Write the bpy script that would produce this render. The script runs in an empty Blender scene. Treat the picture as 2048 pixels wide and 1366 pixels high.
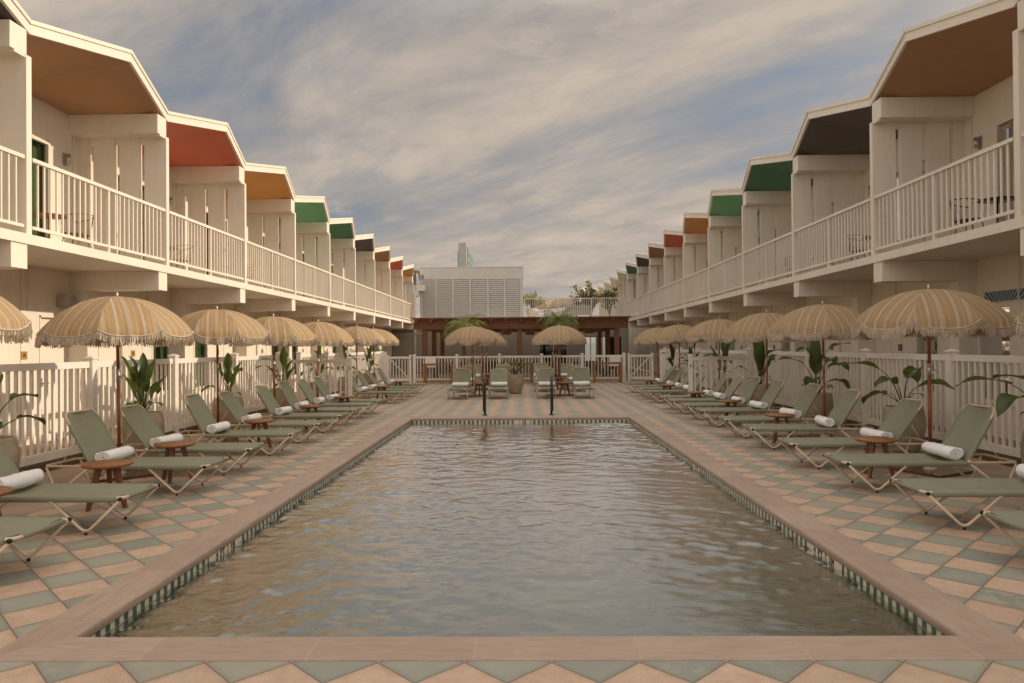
import bpy, math, random
import numpy as np
from mathutils import Vector, Matrix
random.seed(7)
sc = bpy.context.scene
COL = sc.collection
PI = math.pi
R = math.radians

# ------------------------------------------------------------------ materials
def newmat(name):
    m = bpy.data.materials.new(name); m.use_nodes = True
    m.node_tree.nodes.clear()
    return m, m.node_tree
def nd(nt, typ, **kw):
    n = nt.nodes.new(typ)
    for k, v in kw.items():
        if k == 'inp':
            for kk, vv in v.items():
                if hasattr(vv, 'is_output') or isinstance(vv, bpy.types.NodeSocket): nt.links.new(vv, n.inputs[kk])
                else: n.inputs[kk].default_value = vv
        else: setattr(n, k, v)
    return n
def math_(nt, op, a, b=None, c=None, clamp=False):
    n = nt.nodes.new('ShaderNodeMath'); n.operation = op; n.use_clamp = clamp
    for i, x in enumerate((a, b, c)):
        if x is None: continue
        if isinstance(x, bpy.types.NodeSocket): nt.links.new(x, n.inputs[i])
        else: n.inputs[i].default_value = x
    return n.outputs[0]
def mix_(nt, fac, a, b, blend='MIX'):
    n = nt.nodes.new('ShaderNodeMix'); n.data_type = 'RGBA'; n.blend_type = blend
    for i, x in ((0, fac), (6, a), (7, b)):
        if isinstance(x, bpy.types.NodeSocket): nt.links.new(x, n.inputs[i])
        elif i == 0: n.inputs[i].default_value = x
        else: n.inputs[i].default_value = (x[0], x[1], x[2], 1)
    return n.outputs[2]
def noise_(nt, vec, scale, detail=4, rough=.55, dist=0.0, dims='3D'):
    n = nd(nt, 'ShaderNodeTexNoise', noise_dimensions=dims)
    n.inputs['Scale'].default_value = scale; n.inputs['Detail'].default_value = detail
    n.inputs['Roughness'].default_value = rough; n.inputs['Distortion'].default_value = dist
    if vec is not None: nt.links.new(vec, n.inputs['Vector'])
    return n.outputs[0]
def ramp_(nt, fac, stops, interp='LINEAR'):
    n = nt.nodes.new('ShaderNodeValToRGB'); e = n.color_ramp; e.interpolation = interp
    while len(e.elements) < len(stops): e.elements.new(.5)
    for el, (p, c) in zip(e.elements, stops):
        el.position = p
        el.color = (c, c, c, 1) if isinstance(c, (int, float)) else (c[0], c[1], c[2], 1)
    nt.links.new(fac, n.inputs[0]); return n.outputs[0]
def objco(nt, scale=(1, 1, 1), rot=(0, 0, 0), loc=(0, 0, 0), which='Object'):
    t = nt.nodes.new('ShaderNodeTexCoord'); m = nt.nodes.new('ShaderNodeMapping')
    m.inputs['Scale'].default_value = scale; m.inputs['Rotation'].default_value = rot; m.inputs['Location'].default_value = loc
    nt.links.new(t.outputs[which], m.inputs[0]); return m.outputs[0]
def finish(nt, col, rough=.6, bump=None, bstr=.2, bdist=.01, spec=.4, metal=0, transl=0, tcol=None, coat=0):
    p = nt.nodes.new('ShaderNodeBsdfPrincipled'); o = nt.nodes.new('ShaderNodeOutputMaterial')
    for k, x in (('Base Color', col), ('Roughness', rough)):
        if isinstance(x, bpy.types.NodeSocket): nt.links.new(x, p.inputs[k])
        else: p.inputs[k].default_value = (*x, 1) if k == 'Base Color' else x
    p.inputs['Metallic'].default_value = metal
    p.inputs['Specular IOR Level'].default_value = spec
    p.inputs['Coat Weight'].default_value = coat
    nrm = None
    if bump is not None:
        b = nt.nodes.new('ShaderNodeBump'); b.inputs['Strength'].default_value = bstr; b.inputs['Distance'].default_value = bdist
        nt.links.new(bump, b.inputs['Height']); nrm = b.outputs[0]; nt.links.new(nrm, p.inputs['Normal'])
    if transl > 0:
        t = nt.nodes.new('ShaderNodeBsdfTranslucent')
        c = tcol if tcol is not None else col
        if isinstance(c, bpy.types.NodeSocket): nt.links.new(c, t.inputs[0])
        else: t.inputs[0].default_value = (*c, 1)
        mx = nt.nodes.new('ShaderNodeMixShader'); mx.inputs[0].default_value = transl
        nt.links.new(p.outputs[0], mx.inputs[1]); nt.links.new(t.outputs[0], mx.inputs[2]); nt.links.new(mx.outputs[0], o.inputs[0])
    else: nt.links.new(p.outputs[0], o.inputs[0])
    return p
def paint(name, col, rough=.6, var=.10, scale=1.5, fine=40, bstr=.08, spec=.35, metal=0, grime=.0, **kw):
    m, nt = newmat(name); v = objco(nt)
    a = noise_(nt, v, scale, 5, .6); b = noise_(nt, v, fine, 3, .6)
    dark = tuple(c * (1 - var * 1.6) for c in col); lite = tuple(min(1, c * (1 + var * .6)) for c in col)
    c = mix_(nt, ramp_(nt, a, [(.3, 0), (.7, 1)]), dark, lite)
    c = mix_(nt, math_(nt, 'MULTIPLY', math_(nt, 'SUBTRACT', b, .35, clamp=True), var), c, dark)
    if grime:
        g = noise_(nt, objco(nt, (6, 6, .6)), 2.2, 6, .7)
        c = mix_(nt, math_(nt, 'MULTIPLY', ramp_(nt, g, [(.52, 0), (.75, 1)]), grime), c, tuple(x * .55 for x in col))
    rr = math_(nt, 'ADD', math_(nt, 'MULTIPLY', a, .25), rough - .12)
    finish(nt, c, rr, b, bstr, .004, spec, metal, **kw)
    return m
M = {}
M['white'] = paint('white_paint', (.77, .705, .615), .55, .06, .7, 60, .12, grime=.2)
M['stucco'] = paint('stucco', (.78, .71, .61), .75, .08, .6, 90, .3, grime=.24)
M['vinyl'] = paint('vinyl', (.78, .735, .675), .42, .04, .9, 30, .05, spec=.45, grime=.10)
M['joint'] = paint('wall_joint', (.52, .45, .37), .8, .1)
M['concrete'] = paint('concrete', (.40, .31, .235), .85, .16, 1.3, 50, .3, grime=0)
M['walk'] = paint('walk_concrete', (.36, .25, .17), .85, .16, 1.0, 60, .3)
M['kerbstone'] = paint('kerbstone', (.17, .105, .06), .9, .4, 30, 90, .6)
M['frame'] = paint('cream_enamel', (.66, .53, .38), .32, .05, 8, 60, .03, spec=.5)
M['plug'] = paint('black_plastic', (.012, .011, .01), .45, .2)
M['pot'] = paint('stoneware', (.40, .335, .235), .8, .16, 5, 90, .35)
M['soil'] = paint('soil', (.03, .02, .013), .95, .4, 20, 60, .8)
M['greymetal'] = paint('louver_grey', (.57, .555, .525), .5, .05, 1.5, 50, .05)
M['greywall'] = paint('grey_wall', (.36, .32, .265), .8, .1, .8, 60, .2)
M['steel'] = paint('steel', (.5, .47, .43), .3, .1, metal=.8)
M['blackmetal'] = paint('black_metal', (.014, .012, .011), .22, .2, spec=.6)
M['pole'] = None
M['rope'] = paint('cotton_fringe', (.68, .585, .465), .95, .18, 20, 120, .2, transl=.25, tcol=(.6, .48, .34))
M['towel'] = paint('terry', (.90, .895, .91), .95, .04, 12, 220, .9, spec=.1)
M['plate'] = paint('base_plate', (.13, .06, .045), .18, .15, 4, 40, .03, spec=.6)
M['sleeve'] = paint('base_sleeve', (.55, .40, .34), .45, .08)
M['curtain'] = paint('curtain', (.115, .19, .055), .9, .2, 4, 60, .1)
M['dark'] = paint('dark_interior', (.012, .012, .011), .6, .2)
M['brass'] = paint('brass_plaque', (.50, .27, .09), .45, .1, metal=.3)
M['browntag'] = paint('bronze_plaque', (.14, .085, .045), .5, .1, metal=.3)
M['ink'] = paint('black_ink', (.01, .01, .01), .5, .1)
M['ceramic'] = paint('marker_tile', (.82, .74, .60), .25, .05)
M['rattan'] = paint('rattan', (.30, .13, .055), .8, .3, 30, 120, .6)
M['trunk'] = paint('palm_trunk', (.16, .11, .07), .9, .3, 20, 80, .8)
M['teal'] = paint('teal_glass', (.06, .22, .22), .12, .15, 3, 8, .0, spec=.7)
M['tower'] = paint('tower_white', (.44, .42, .39), .7, .06)
SOFF = {'charcoal': (.075, .062, .06), 'terracotta': (.35, .19, .098), 'coral': (.56, .135, .075), 'ochre': (.60, .29, .075),
        'mint': (.15, .42, .23), 'forest': (.055, .17, .095), 'cream': (.68, .58, .46)}
for k, c in SOFF.items(): M['soff_' + k] = paint('soffit_' + k, tuple(min(.75, q * 1.25) for q in c), .5, .08, .9, 50, .08, spec=.4)

def fabric(name, col, sc_=380, transl=.0):
    m, nt = newmat(name); v = objco(nt)
    a = noise_(nt, v, 3, 5, .6)
    w = nd(nt, 'ShaderNodeTexWave'); w.inputs['Scale'].default_value = sc_ / 6; w.bands_direction = 'X'; nt.links.new(v, w.inputs[0])
    w2 = nd(nt, 'ShaderNodeTexWave'); w2.inputs['Scale'].default_value = sc_ / 6; w2.bands_direction = 'Y'; nt.links.new(v, w2.inputs[0])
    h = math_(nt, 'MULTIPLY', w.outputs['Fac'], w2.outputs['Fac'])
    c = mix_(nt, a, tuple(x * .8 for x in col), tuple(x * 1.15 for x in col))
    c = mix_(nt, math_(nt, 'MULTIPLY', h, .25), c, tuple(x * 1.4 for x in col))
    finish(nt, c, .72, h, .25, .002, .35, transl=transl)
    return m
M['sling'] = fabric('sage_sling', (.265, .270, .19), transl=.08)

def wood(name, c1, c2, axis='Z', sc_=1.0, rough=.5):
    m, nt = newmat(name)
    s = {'X': (.6, 9, 9), 'Y': (9, .6, 9), 'Z': (9, 9, .6)}[axis]
    v = objco(nt, tuple(q * sc_ for q in s))
    a = noise_(nt, v, 3.0, 6, .65, .6); b = noise_(nt, v, 14, 4, .7)
    c = mix_(nt, ramp_(nt, a, [(.3, 0), (.68, 1)]), c1, c2)
    c = mix_(nt, math_(nt, 'MULTIPLY', ramp_(nt, b, [(.5, 0), (.7, 1)]), .5), c, tuple(x * .5 for x in c1))
    finish(nt, c, rough, b, .25, .003, .4)
    return m
M['teak'] = wood('teak', (.20, .075, .03), (.36, .16, .065), 'X', 1.6)
M['teakleg'] = wood('teak_leg', (.13, .045, .022), (.25, .095, .04), 'Z', 1.5)
M['pole'] = wood('pole_wood', (.17, .055, .02), (.32, .12, .045), 'Z', 2, .35)
M['redwood'] = wood('redwood', (.115, .045, .019), (.22, .09, .038), 'X', .5, .6)
M['redwoodv'] = wood('redwood_post', (.115, .045, .019), (.22, .09, .038), 'Z', .5, .6)
M['bench'] = wood('bench_wood', (.21, .09, .035), (.36, .17, .07), 'X', .8, .5)

def leafmat(name, c1, c2, tr=.3):
    m, nt = newmat(name); v = objco(nt)
    a = noise_(nt, v, 2.5, 3); b = noise_(nt, v, 22, 3)
    c = mix_(nt, ramp_(nt, a, [(.35, 0), (.65, 1)]), c1, c2)
    c = mix_(nt, math_(nt, 'MULTIPLY', b, .35), c, tuple(x * .6 for x in c1))
    finish(nt, c, .38, b, .15, .004, .5, transl=tr, tcol=(c2[0] * 1.7, c2[1] * 1.6, c2[2]))
    return m
M['leaf'] = leafmat('strelitzia_leaf', (.038, .068, .016), (.095, .13, .028))
M['palmleaf'] = leafmat('palm_leaf', (.13, .165, .035), (.25, .265, .065))
M['shrub'] = leafmat('shrub_leaf', (.10, .105, .03), (.19, .165, .055))
M['stem'] = paint('plant_stem', (.06, .085, .025), .6, .2)

def canopy_mat():
    m, nt = newmat('umbrella_canvas')
    t = nt.nodes.new('ShaderNodeTexCoord'); s = nt.nodes.new('ShaderNodeSeparateXYZ'); nt.links.new(t.outputs['UV'], s.inputs[0])
    u = math_(nt, 'FRACT', math_(nt, 'ADD', math_(nt, 'DIVIDE', s.outputs[0], .285), .5))
    O = (.61, .42, .225); W = (.74, .70, .63); W2 = (.68, .60, .50)
    st = []
    for a, b, w in ((.0, .10, W), (.265, .297, W2), (.425, .458, W), (.482, .527, W), (.551, .584, W), (.755, .787, W2)):
        st += [(a, w), (b, O)]
    c = ramp_(nt, u, st, 'CONSTANT')
    n = noise_(nt, t.outputs['Object'], 5, 5, .65); n2 = noise_(nt, t.outputs['Object'], 90, 2)
    c = mix_(nt, math_(nt, 'MULTIPLY', ramp_(nt, n, [(.35, 0), (.75, 1)]), .5), c, (.62, .48, .31))
    c = mix_(nt, math_(nt, 'MULTIPLY', n2, .25), c, (.40, .24, .09))
    wr = noise_(nt, t.outputs['UV'], 16, 3, .5)
    hh = math_(nt, 'ADD', math_(nt, 'MULTIPLY', wr, 2.0), n2)
    finish(nt, c, .85, hh, .35, .012, .15, transl=.5)
    return m
M['canvas'] = canopy_mat()

def tile_mat():
    m, nt = newmat('deck_tiles')
    S = .431 / math.sqrt(2)
    x0, y0 = -.30, 3.506
    v = nt.nodes.new('ShaderNodeTexCoord').outputs['Object']
    s = nt.nodes.new('ShaderNodeSeparateXYZ'); nt.links.new(v, s.inputs[0])
    X = math_(nt, 'SUBTRACT', s.outputs[0], x0); Y = math_(nt, 'SUBTRACT', s.outputs[1], y0)
    k = 1 / (math.sqrt(2) * S)
    a = math_(nt, 'MULTIPLY', math_(nt, 'ADD', X, Y), k); b = math_(nt, 'MULTIPLY', math_(nt, 'SUBTRACT', Y, X), k)
    fa, fb = math_(nt, 'FLOOR', a), math_(nt, 'FLOOR', b)
    par = math_(nt, 'ABSOLUTE', math_(nt, 'MODULO', math_(nt, 'ADD', fa, fb), 2.0))
    par = math_(nt, 'GREATER_THAN', par, .5)
    ra, rb = math_(nt, 'FRACT', a), math_(nt, 'FRACT', b)
    ea = math_(nt, 'MINIMUM', ra, math_(nt, 'SUBTRACT', 1.0, ra)); eb = math_(nt, 'MINIMUM', rb, math_(nt, 'SUBTRACT', 1.0, rb))
    e = math_(nt, 'MINIMUM', ea, eb)
    wob = noise_(nt, v, 30, 3)
    e = math_(nt, 'ADD', e, math_(nt, 'MULTIPLY', math_(nt, 'SUBTRACT', wob, .5), .012))
    grout = ramp_(nt, e, [(.008, 1), (.017, 0)])
    cb = nt.nodes.new('ShaderNodeCombineXYZ'); nt.links.new(fa, cb.inputs[0]); nt.links.new(fb, cb.inputs[1])
    wn = nt.nodes.new('ShaderNodeTexWhiteNoise'); wn.noise_dimensions = '2D'; nt.links.new(cb.outputs[0], wn.inputs[0])
    r = wn.outputs[0]
    rs = nt.nodes.new('ShaderNodeSeparateColor'); nt.links.new(wn.outputs[1], rs.inputs[0])
    n1 = noise_(nt, v, 7, 8, .7, .5); n2 = noise_(nt, v, 70, 4, .7); n3 = noise_(nt, v, .7, 4, .6)
    cream = mix_(nt, r, (.57, .40, .285), (.63, .465, .34))
    cream = mix_(nt, ramp_(nt, n1, [(.38, 0), (.66, .85)]), cream, (.46, .32, .23))
    blue = mix_(nt, r, (.235, .26, .225), (.345, .355, .29))
    blue = mix_(nt, math_(nt, 'MULTIPLY', ramp_(nt, n1, [(.46, 0), (.56, 1)]), math_(nt, 'MULTIPLY', rs.outputs[1], .9)), blue, (.38, .36, .275))
    edge = ramp_(nt, e, [(.02, 1), (.13, 0)])
    blue = mix_(nt, math_(nt, 'MULTIPLY', edge, .35), blue, (.16, .205, .215))
    c = mix_(nt, par, cream, blue)
    c = mix_(nt, math_(nt, 'MULTIPLY', edge, .18), c, (.22, .15, .1))
    c = mix_(nt, math_(nt, 'MULTIPLY', ramp_(nt, n3, [(.4, 0), (.7, 1)]), .3), c, (.25, .19, .14))
    c = mix_(nt, math_(nt, 'MULTIPLY', ramp_(nt, n2, [(.48, 0), (.70, 1)]), .42), c, (.3, .23, .175))
    c = mix_(nt, grout, c, (.18, .135, .095))
    h = math_(nt, 'SUBTRACT', math_(nt, 'MULTIPLY', n2, .25), grout)
    h = math_(nt, 'ADD', h, math_(nt, 'MULTIPLY', r, .4))
    rr = math_(nt, 'ADD', math_(nt, 'MULTIPLY', n1, .25), .42)
    finish(nt, c, rr, h, .35, .004, .4)
    return m
M['tiles'] = tile_mat()

def coping_mat():
    m, nt = newmat('coping_stone')
    t = nt.nodes.new('ShaderNodeTexCoord'); v = t.outputs['Object']; uv = t.outputs['UV']
    s = nt.nodes.new('ShaderNodeSeparateXYZ'); nt.links.new(uv, s.inputs[0])
    q = math_(nt, 'DIVIDE', s.outputs[0], .84); f = math_(nt, 'FRACT', q); cell = math_(nt, 'FLOOR', q)
    d = math_(nt, 'MINIMUM', f, math_(nt, 'SUBTRACT', 1.0, f))
    j = ramp_(nt, d, [(.003, 1), (.007, 0)])
    wn = nt.nodes.new('ShaderNodeTexWhiteNoise'); wn.noise_dimensions = '1D'; nt.links.new(cell, wn.inputs['W'])
    mp = nt.nodes.new('ShaderNodeMapping'); mp.inputs['Scale'].default_value = (2.2, 16, 1); nt.links.new(uv, mp.inputs[0])
    a = noise_(nt, mp.outputs[0], 1.6, 6, .7, .8); b = noise_(nt, v, 90, 3, .7); g = noise_(nt, v, 2.1, 5, .6)
    c = mix_(nt, wn.outputs[0], (.37, .272, .212), (.44, .335, .265))
    c = mix_(nt, ramp_(nt, a, [(.4, 0), (.72, .8)]), c, (.30, .215, .165))
    c = mix_(nt, math_(nt, 'MULTIPLY', ramp_(nt, g, [(.45, 0), (.7, 1)]), .4), c, (.45, .35, .275))
    c = mix_(nt, math_(nt, 'MULTIPLY', ramp_(nt, b, [(.58, 0), (.75, 1)]), .35), c, (.2, .14, .1))
    c = mix_(nt, math_(nt, 'MULTIPLY', j, .7), c, (.47, .35, .26))
    finish(nt, c, math_(nt, 'ADD', math_(nt, 'MULTIPLY', a, .2), .5), math_(nt, 'SUBTRACT', b, math_(nt, 'MULTIPLY', j, 2.0)), .25, .003, .4)
    return m
M['coping'] = coping_mat()

def band_mat():
    m, nt = newmat('waterline_mosaic')
    t = nt.nodes.new('ShaderNodeTexCoord'); s = nt.nodes.new('ShaderNodeSeparateXYZ'); nt.links.new(t.outputs['UV'], s.inputs[0])
    u = math_(nt, 'DIVIDE', s.outputs[0], .048); w = math_(nt, 'DIVIDE', s.outputs[1], .048)
    fu = math_(nt, 'FLOOR', u); par = math_(nt, 'GREATER_THAN', math_(nt, 'ABSOLUTE', math_(nt, 'MODULO', fu, 2.0)), .5)
    ru, rw = math_(nt, 'FRACT', u), math_(nt, 'FRACT', w)
    e = math_(nt, 'MINIMUM', math_(nt, 'MINIMUM', ru, math_(nt, 'SUBTRACT', 1.0, ru)), math_(nt, 'MINIMUM', rw, math_(nt, 'SUBTRACT', 1.0, rw)))
    cb = nt.nodes.new('ShaderNodeCombineXYZ'); nt.links.new(fu, cb.inputs[0]); nt.links.new(math_(nt, 'FLOOR', w), cb.inputs[1])
    wn = nt.nodes.new('ShaderNodeTexWhiteNoise'); wn.noise_dimensions = '2D'; nt.links.new(cb.outputs[0], wn.inputs[0])
    g = mix_(nt, wn.outputs[0], (.02, .10, .055), (.04, .15, .08)); cr = mix_(nt, wn.outputs[0], (.70, .60, .45), (.82, .73, .58))
    c = mix_(nt, par, cr, g)
    c = mix_(nt, ramp_(nt, e, [(.03, 1), (.06, 0)]), c, (.35, .30, .22))
    finish(nt, c, .25, e, .2, .002, .5)
    return m
M['band'] = band_mat()
def plaster():
    m, nt = newmat('pool_plaster'); v = objco(nt)
    a = noise_(nt, v, 1.2, 5, .6, .5); b = noise_(nt, v, 30, 3)
    c = mix_(nt, ramp_(nt, a, [(.35, 0), (.65, 1)]), (.15, .20, .11), (.24, .28, .165))
    finish(nt, c, .8, b, .2, .003)
    return m
M['plaster'] = plaster()
def water_mat():
    m, nt = newmat('pool_water_surface'); v = objco(nt, (1.0, 1.9, 1))
    n1 = noise_(nt, v, 11, 5, .62, .9); n2 = noise_(nt, v, 38, 3, .6, .5)
    h = math_(nt, 'ADD', n1, math_(nt, 'MULTIPLY', n2, .28))
    b = nt.nodes.new('ShaderNodeBump'); b.inputs['Strength'].default_value = 1.0; b.inputs['Distance'].default_value = .0026; nt.links.new(h, b.inputs['Height'])
    gl = nt.nodes.new('ShaderNodeBsdfGlossy'); gl.inputs['Roughness'].default_value = .02; gl.inputs['Color'].default_value = (1, 1, 1, 1); nt.links.new(b.outputs[0], gl.inputs['Normal'])
    tr = nt.nodes.new('ShaderNodeBsdfTransparent'); tr.inputs['Color'].default_value = (.68, .80, .60, 1)
    df = nt.nodes.new('ShaderNodeBsdfDiffuse'); df.inputs['Color'].default_value = (.026, .055, .03, 1)
    bm = nt.nodes.new('ShaderNodeMixShader'); bm.inputs[0].default_value = .7
    nt.links.new(tr.outputs[0], bm.inputs[1]); nt.links.new(df.outputs[0], bm.inputs[2])
    fr = nt.nodes.new('ShaderNodeFresnel'); fr.inputs['IOR'].default_value = 1.5; nt.links.new(b.outputs[0], fr.inputs['Normal'])
    mx = nt.nodes.new('ShaderNodeMixShader'); o = nt.nodes.new('ShaderNodeOutputMaterial')
    nt.links.new(math_(nt, 'MULTIPLY_ADD', fr.outputs[0], 2.7, .05, clamp=True), mx.inputs[0])
    nt.links.new(bm.outputs[0], mx.inputs[1]); nt.links.new(gl.outputs[0], mx.inputs[2]); nt.links.new(mx.outputs[0], o.inputs[0])
    return m
M['water'] = water_mat()
def glass_mat(name='window_glass', tint=(.75, .8, .75)):
    m, nt = newmat(name)
    gl = nt.nodes.new('ShaderNodeBsdfGlossy'); gl.inputs['Roughness'].default_value = .01
    tr = nt.nodes.new('ShaderNodeBsdfTransparent'); tr.inputs['Color'].default_value = (*tint, 1)
    fr = nt.nodes.new('ShaderNodeFresnel'); fr.inputs['IOR'].default_value = 1.5
    mx = nt.nodes.new('ShaderNodeMixShader'); o = nt.nodes.new('ShaderNodeOutputMaterial')
    nt.links.new(fr.outputs[0], mx.inputs[0]); nt.links.new(tr.outputs[0], mx.inputs[1]); nt.links.new(gl.outputs[0], mx.inputs[2]); nt.links.new(mx.outputs[0], o.inputs[0])
    return m
M['glass'] = glass_mat()
def lampmat():
    m, nt = newmat('lamp_glow'); e = nt.nodes.new('ShaderNodeEmission'); o = nt.nodes.new('ShaderNodeOutputMaterial')
    e.inputs[0].default_value = (1, .62, .3, 1); e.inputs[1].default_value = 6; nt.links.new(e.outputs[0], o.inputs[0]); return m
M['glow'] = lampmat()
def palm_reflection():  # palm fronds reflected in window glass, painted as blue stripes
    m, nt = newmat('painted_palm_reflection'); v = objco(nt, which='Object')
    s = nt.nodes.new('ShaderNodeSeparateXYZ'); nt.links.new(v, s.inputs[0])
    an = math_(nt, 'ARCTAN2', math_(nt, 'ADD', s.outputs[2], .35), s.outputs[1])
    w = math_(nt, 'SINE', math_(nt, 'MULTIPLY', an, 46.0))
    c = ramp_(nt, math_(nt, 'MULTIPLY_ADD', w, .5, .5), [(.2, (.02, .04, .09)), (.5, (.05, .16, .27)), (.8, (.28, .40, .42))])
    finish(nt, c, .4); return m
M['palm_reflection'] = palm_reflection()

# ------------------------------------------------------------------ mesh builder
class MB:
    def __init__(s): s.v = []; s.f = []; s.m = []; s.uv = []; s.sm = []
    def face(s, pts, mi=0, uv=None, smooth=False):
        b = len(s.v); s.v += [tuple(p) for p in pts]; s.f.append(tuple(range(b, b + len(pts)))); s.m.append(mi); s.uv.append(uv); s.sm.append(smooth)
    def idx(s, verts, faces, mi=0, smooth=False, uvs=None):
        b = len(s.v); s.v += [tuple(p) for p in verts]
        for k, f in enumerate(faces):
            s.f.append(tuple(b + i for i in f)); s.m.append(mi); s.sm.append(smooth)
            s.uv.append([uvs[i] for i in f] if uvs else None)
        return s
    def box(s, x0, x1, y0, y1, z0, z1, mi=0, M4=None):
        if x0 > x1: x0, x1 = x1, x0
        if y0 > y1: y0, y1 = y1, y0
        if z0 > z1: z0, z1 = z1, z0
        V = [(x, y, z) for z in (z0, z1) for y in (y0, y1) for x in (x0, x1)]
        if M4 is not None: V = [tuple(M4 @ Vector(p)) for p in V]
        return s.idx(V, [(0, 2, 3, 1), (4, 5, 7, 6), (0, 1, 5, 4), (2, 6, 7, 3), (0, 4, 6, 2), (1, 3, 7, 5)], mi)
    def tube(s, pts, r, n=8, closed=False, mi=0, caps=True):
        P = [Vector(p) for p in pts]; N = len(P)
        rs = r if isinstance(r, (list, tuple)) else [r] * N
        V = []; prev = None
        for i in range(N):
            if closed: t = P[(i + 1) % N] - P[i - 1]
            else: t = P[min(i + 1, N - 1)] - P[max(i - 1, 0)]
            t.normalize()
            if prev is None:
                a = Vector((0, 0, 1)) if abs(t.z) < .9 else Vector((1, 0, 0)); u = t.cross(a).normalized()
            else: u = (prev - t * prev.dot(t)).normalized()
            prev = u; w = t.cross(u)
            for k in range(n):
                an = 2 * PI * k / n; V.append(P[i] + (u * math.cos(an) + w * math.sin(an)) * rs[i])
        F = []
        for i in range(N if closed else N - 1):
            j = (i + 1) % N
            for k in range(n): F.append((i * n + k, i * n + (k + 1) % n, j * n + (k + 1) % n, j * n + k))
        if caps and not closed: F.append(tuple(range(n - 1, -1, -1))); F.append(tuple((N - 1) * n + k for k in range(n)))
        return s.idx(V, F, mi, True)
    def lathe(s, prof, n=32, mi=0, c=(0, 0), smooth=True):
        V = []; F = []
        for r, z in prof:
            for k in range(n): a = 2 * PI * k / n; V.append((c[0] + r * math.cos(a), c[1] + r * math.sin(a), z))
        for i in range(len(prof) - 1):
            for k in range(n): F.append((i * n + k, i * n + (k + 1) % n, (i + 1) * n + (k + 1) % n, (i + 1) * n + k))
        return s.idx(V, F, mi, smooth)
    def build(s, name, mats, parent=None, loc=None):
        me = bpy.data.meshes.new(name); me.from_pydata([tuple(p) for p in s.v], [], s.f)
        for mm in (mats if isinstance(mats, (list, tuple)) else [mats]): me.materials.append(mm)
        me.polygons.foreach_set('material_index', s.m); me.polygons.foreach_set('use_smooth', s.sm)
        if any(u is not None for u in s.uv):
            L = me.uv_layers.new(name='UVMap'); d = []
            for f, u in zip(s.f, s.uv):
                for i in range(len(f)): d += list(u[i]) if u else [0, 0]
            L.data.foreach_set('uv', d)
        me.update()
        o = bpy.data.objects.new(name, me); COL.objects.link(o)
        if parent: o.parent = parent
        if loc: o.location = loc
        return o
def fillet(pts, r, n=5):
    P = [Vector(p) for p in pts]; out = [P[0]]
    for i in range(1, len(P) - 1):
        a = P[i - 1] - P[i]; b = P[i + 1] - P[i]
        ra = min(r, a.length * .48, b.length * .48)
        A = P[i] + a.normalized() * ra; B = P[i] + b.normalized() * ra
        for k in range(n + 1):
            t = k / n; out.append(A * (1 - t) ** 2 + P[i] * 2 * t * (1 - t) + B * t * t)
    out.append(P[-1]); return out
def tag(o, label=None, cat=None, group=None, kind=None):
    if label: o['label'] = label
    if cat: o['category'] = cat
    if group: o['group'] = group
    if kind: o['kind'] = kind
    return o
def thing(name, label, cat, loc=(0, 0, 0), rz=0, group=None):
    o = bpy.data.objects.new(name, None); COL.objects.link(o); o.empty_display_size = .2
    o.location = loc; o.rotation_euler = (0, 0, rz); return tag(o, label, cat, group)
CH = {}
def kids(o): return [c for c in bpy.data.objects if c.parent == o]
def dup(root, loc, rz, label, group=None):
    r = root.copy(); COL.objects.link(r); r.location = loc; r.rotation_euler = (0, 0, rz); r['label'] = label
    if group: r['group'] = group
    if root.name not in CH: CH[root.name] = [(c, kids(c)) for c in kids(root)]
    for c, g in CH[root.name]:
        d = c.copy(); COL.objects.link(d); d.parent = r
        for q in g:
            e = q.copy(); COL.objects.link(e); e.parent = d
    return r
ORD = ['zeroth', 'first', 'second', 'third', 'fourth', 'fifth', 'sixth', 'seventh', 'eighth', 'ninth', 'tenth', 'eleventh', 'twelfth', 'thirteenth', 'fourteenth', 'fifteenth']
def struct(mb, name, mats): return tag(mb.build(name, mats), kind='structure')

# ------------------------------------------------------------------ camera, world, sun
H = 1.5628; yaw, pit, rol = .0150, .0074, .0079
rt = Vector((math.cos(yaw), math.sin(yaw), 0)); fw = Vector((-math.sin(yaw), math.cos(yaw), 0)); up = Vector((0, 0, 1))
f2 = fw * math.cos(pit) + up * math.sin(pit); u2 = -fw * math.sin(pit) + up * math.cos(pit)
RR = rt * math.cos(rol) - u2 * math.sin(rol); UU = rt * math.sin(rol) + u2 * math.cos(rol)
cam = bpy.data.cameras.new('camera'); co = bpy.data.objects.new('camera', cam); COL.objects.link(co)
cam.sensor_width = 36; cam.lens = 1412.8 / 2048 * 36; cam.clip_end = 6000; cam.clip_start = .05
mt = Matrix((RR, UU, -f2)).transposed().to_4x4(); mt.translation = Vector((0, 0, H)); co.matrix_world = mt
sc.camera = co
SUN_EL, SUN_AZ = R(24), R(15)      # azimuth from +X towards +Y
sd = Vector((math.cos(SUN_EL) * math.cos(SUN_AZ), math.cos(SUN_EL) * math.sin(SUN_AZ), math.sin(SUN_EL)))
sl = bpy.data.lights.new('sun', 'SUN'); so = bpy.data.objects.new('sun', sl); COL.objects.link(so)
sl.energy = 3.3; sl.angle = R(.6); sl.color = (1.0, .83, .62); so.rotation_euler = (-sd).to_track_quat('-Z', 'Y').to_euler(); so.location = (30, 10, 20)

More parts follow.
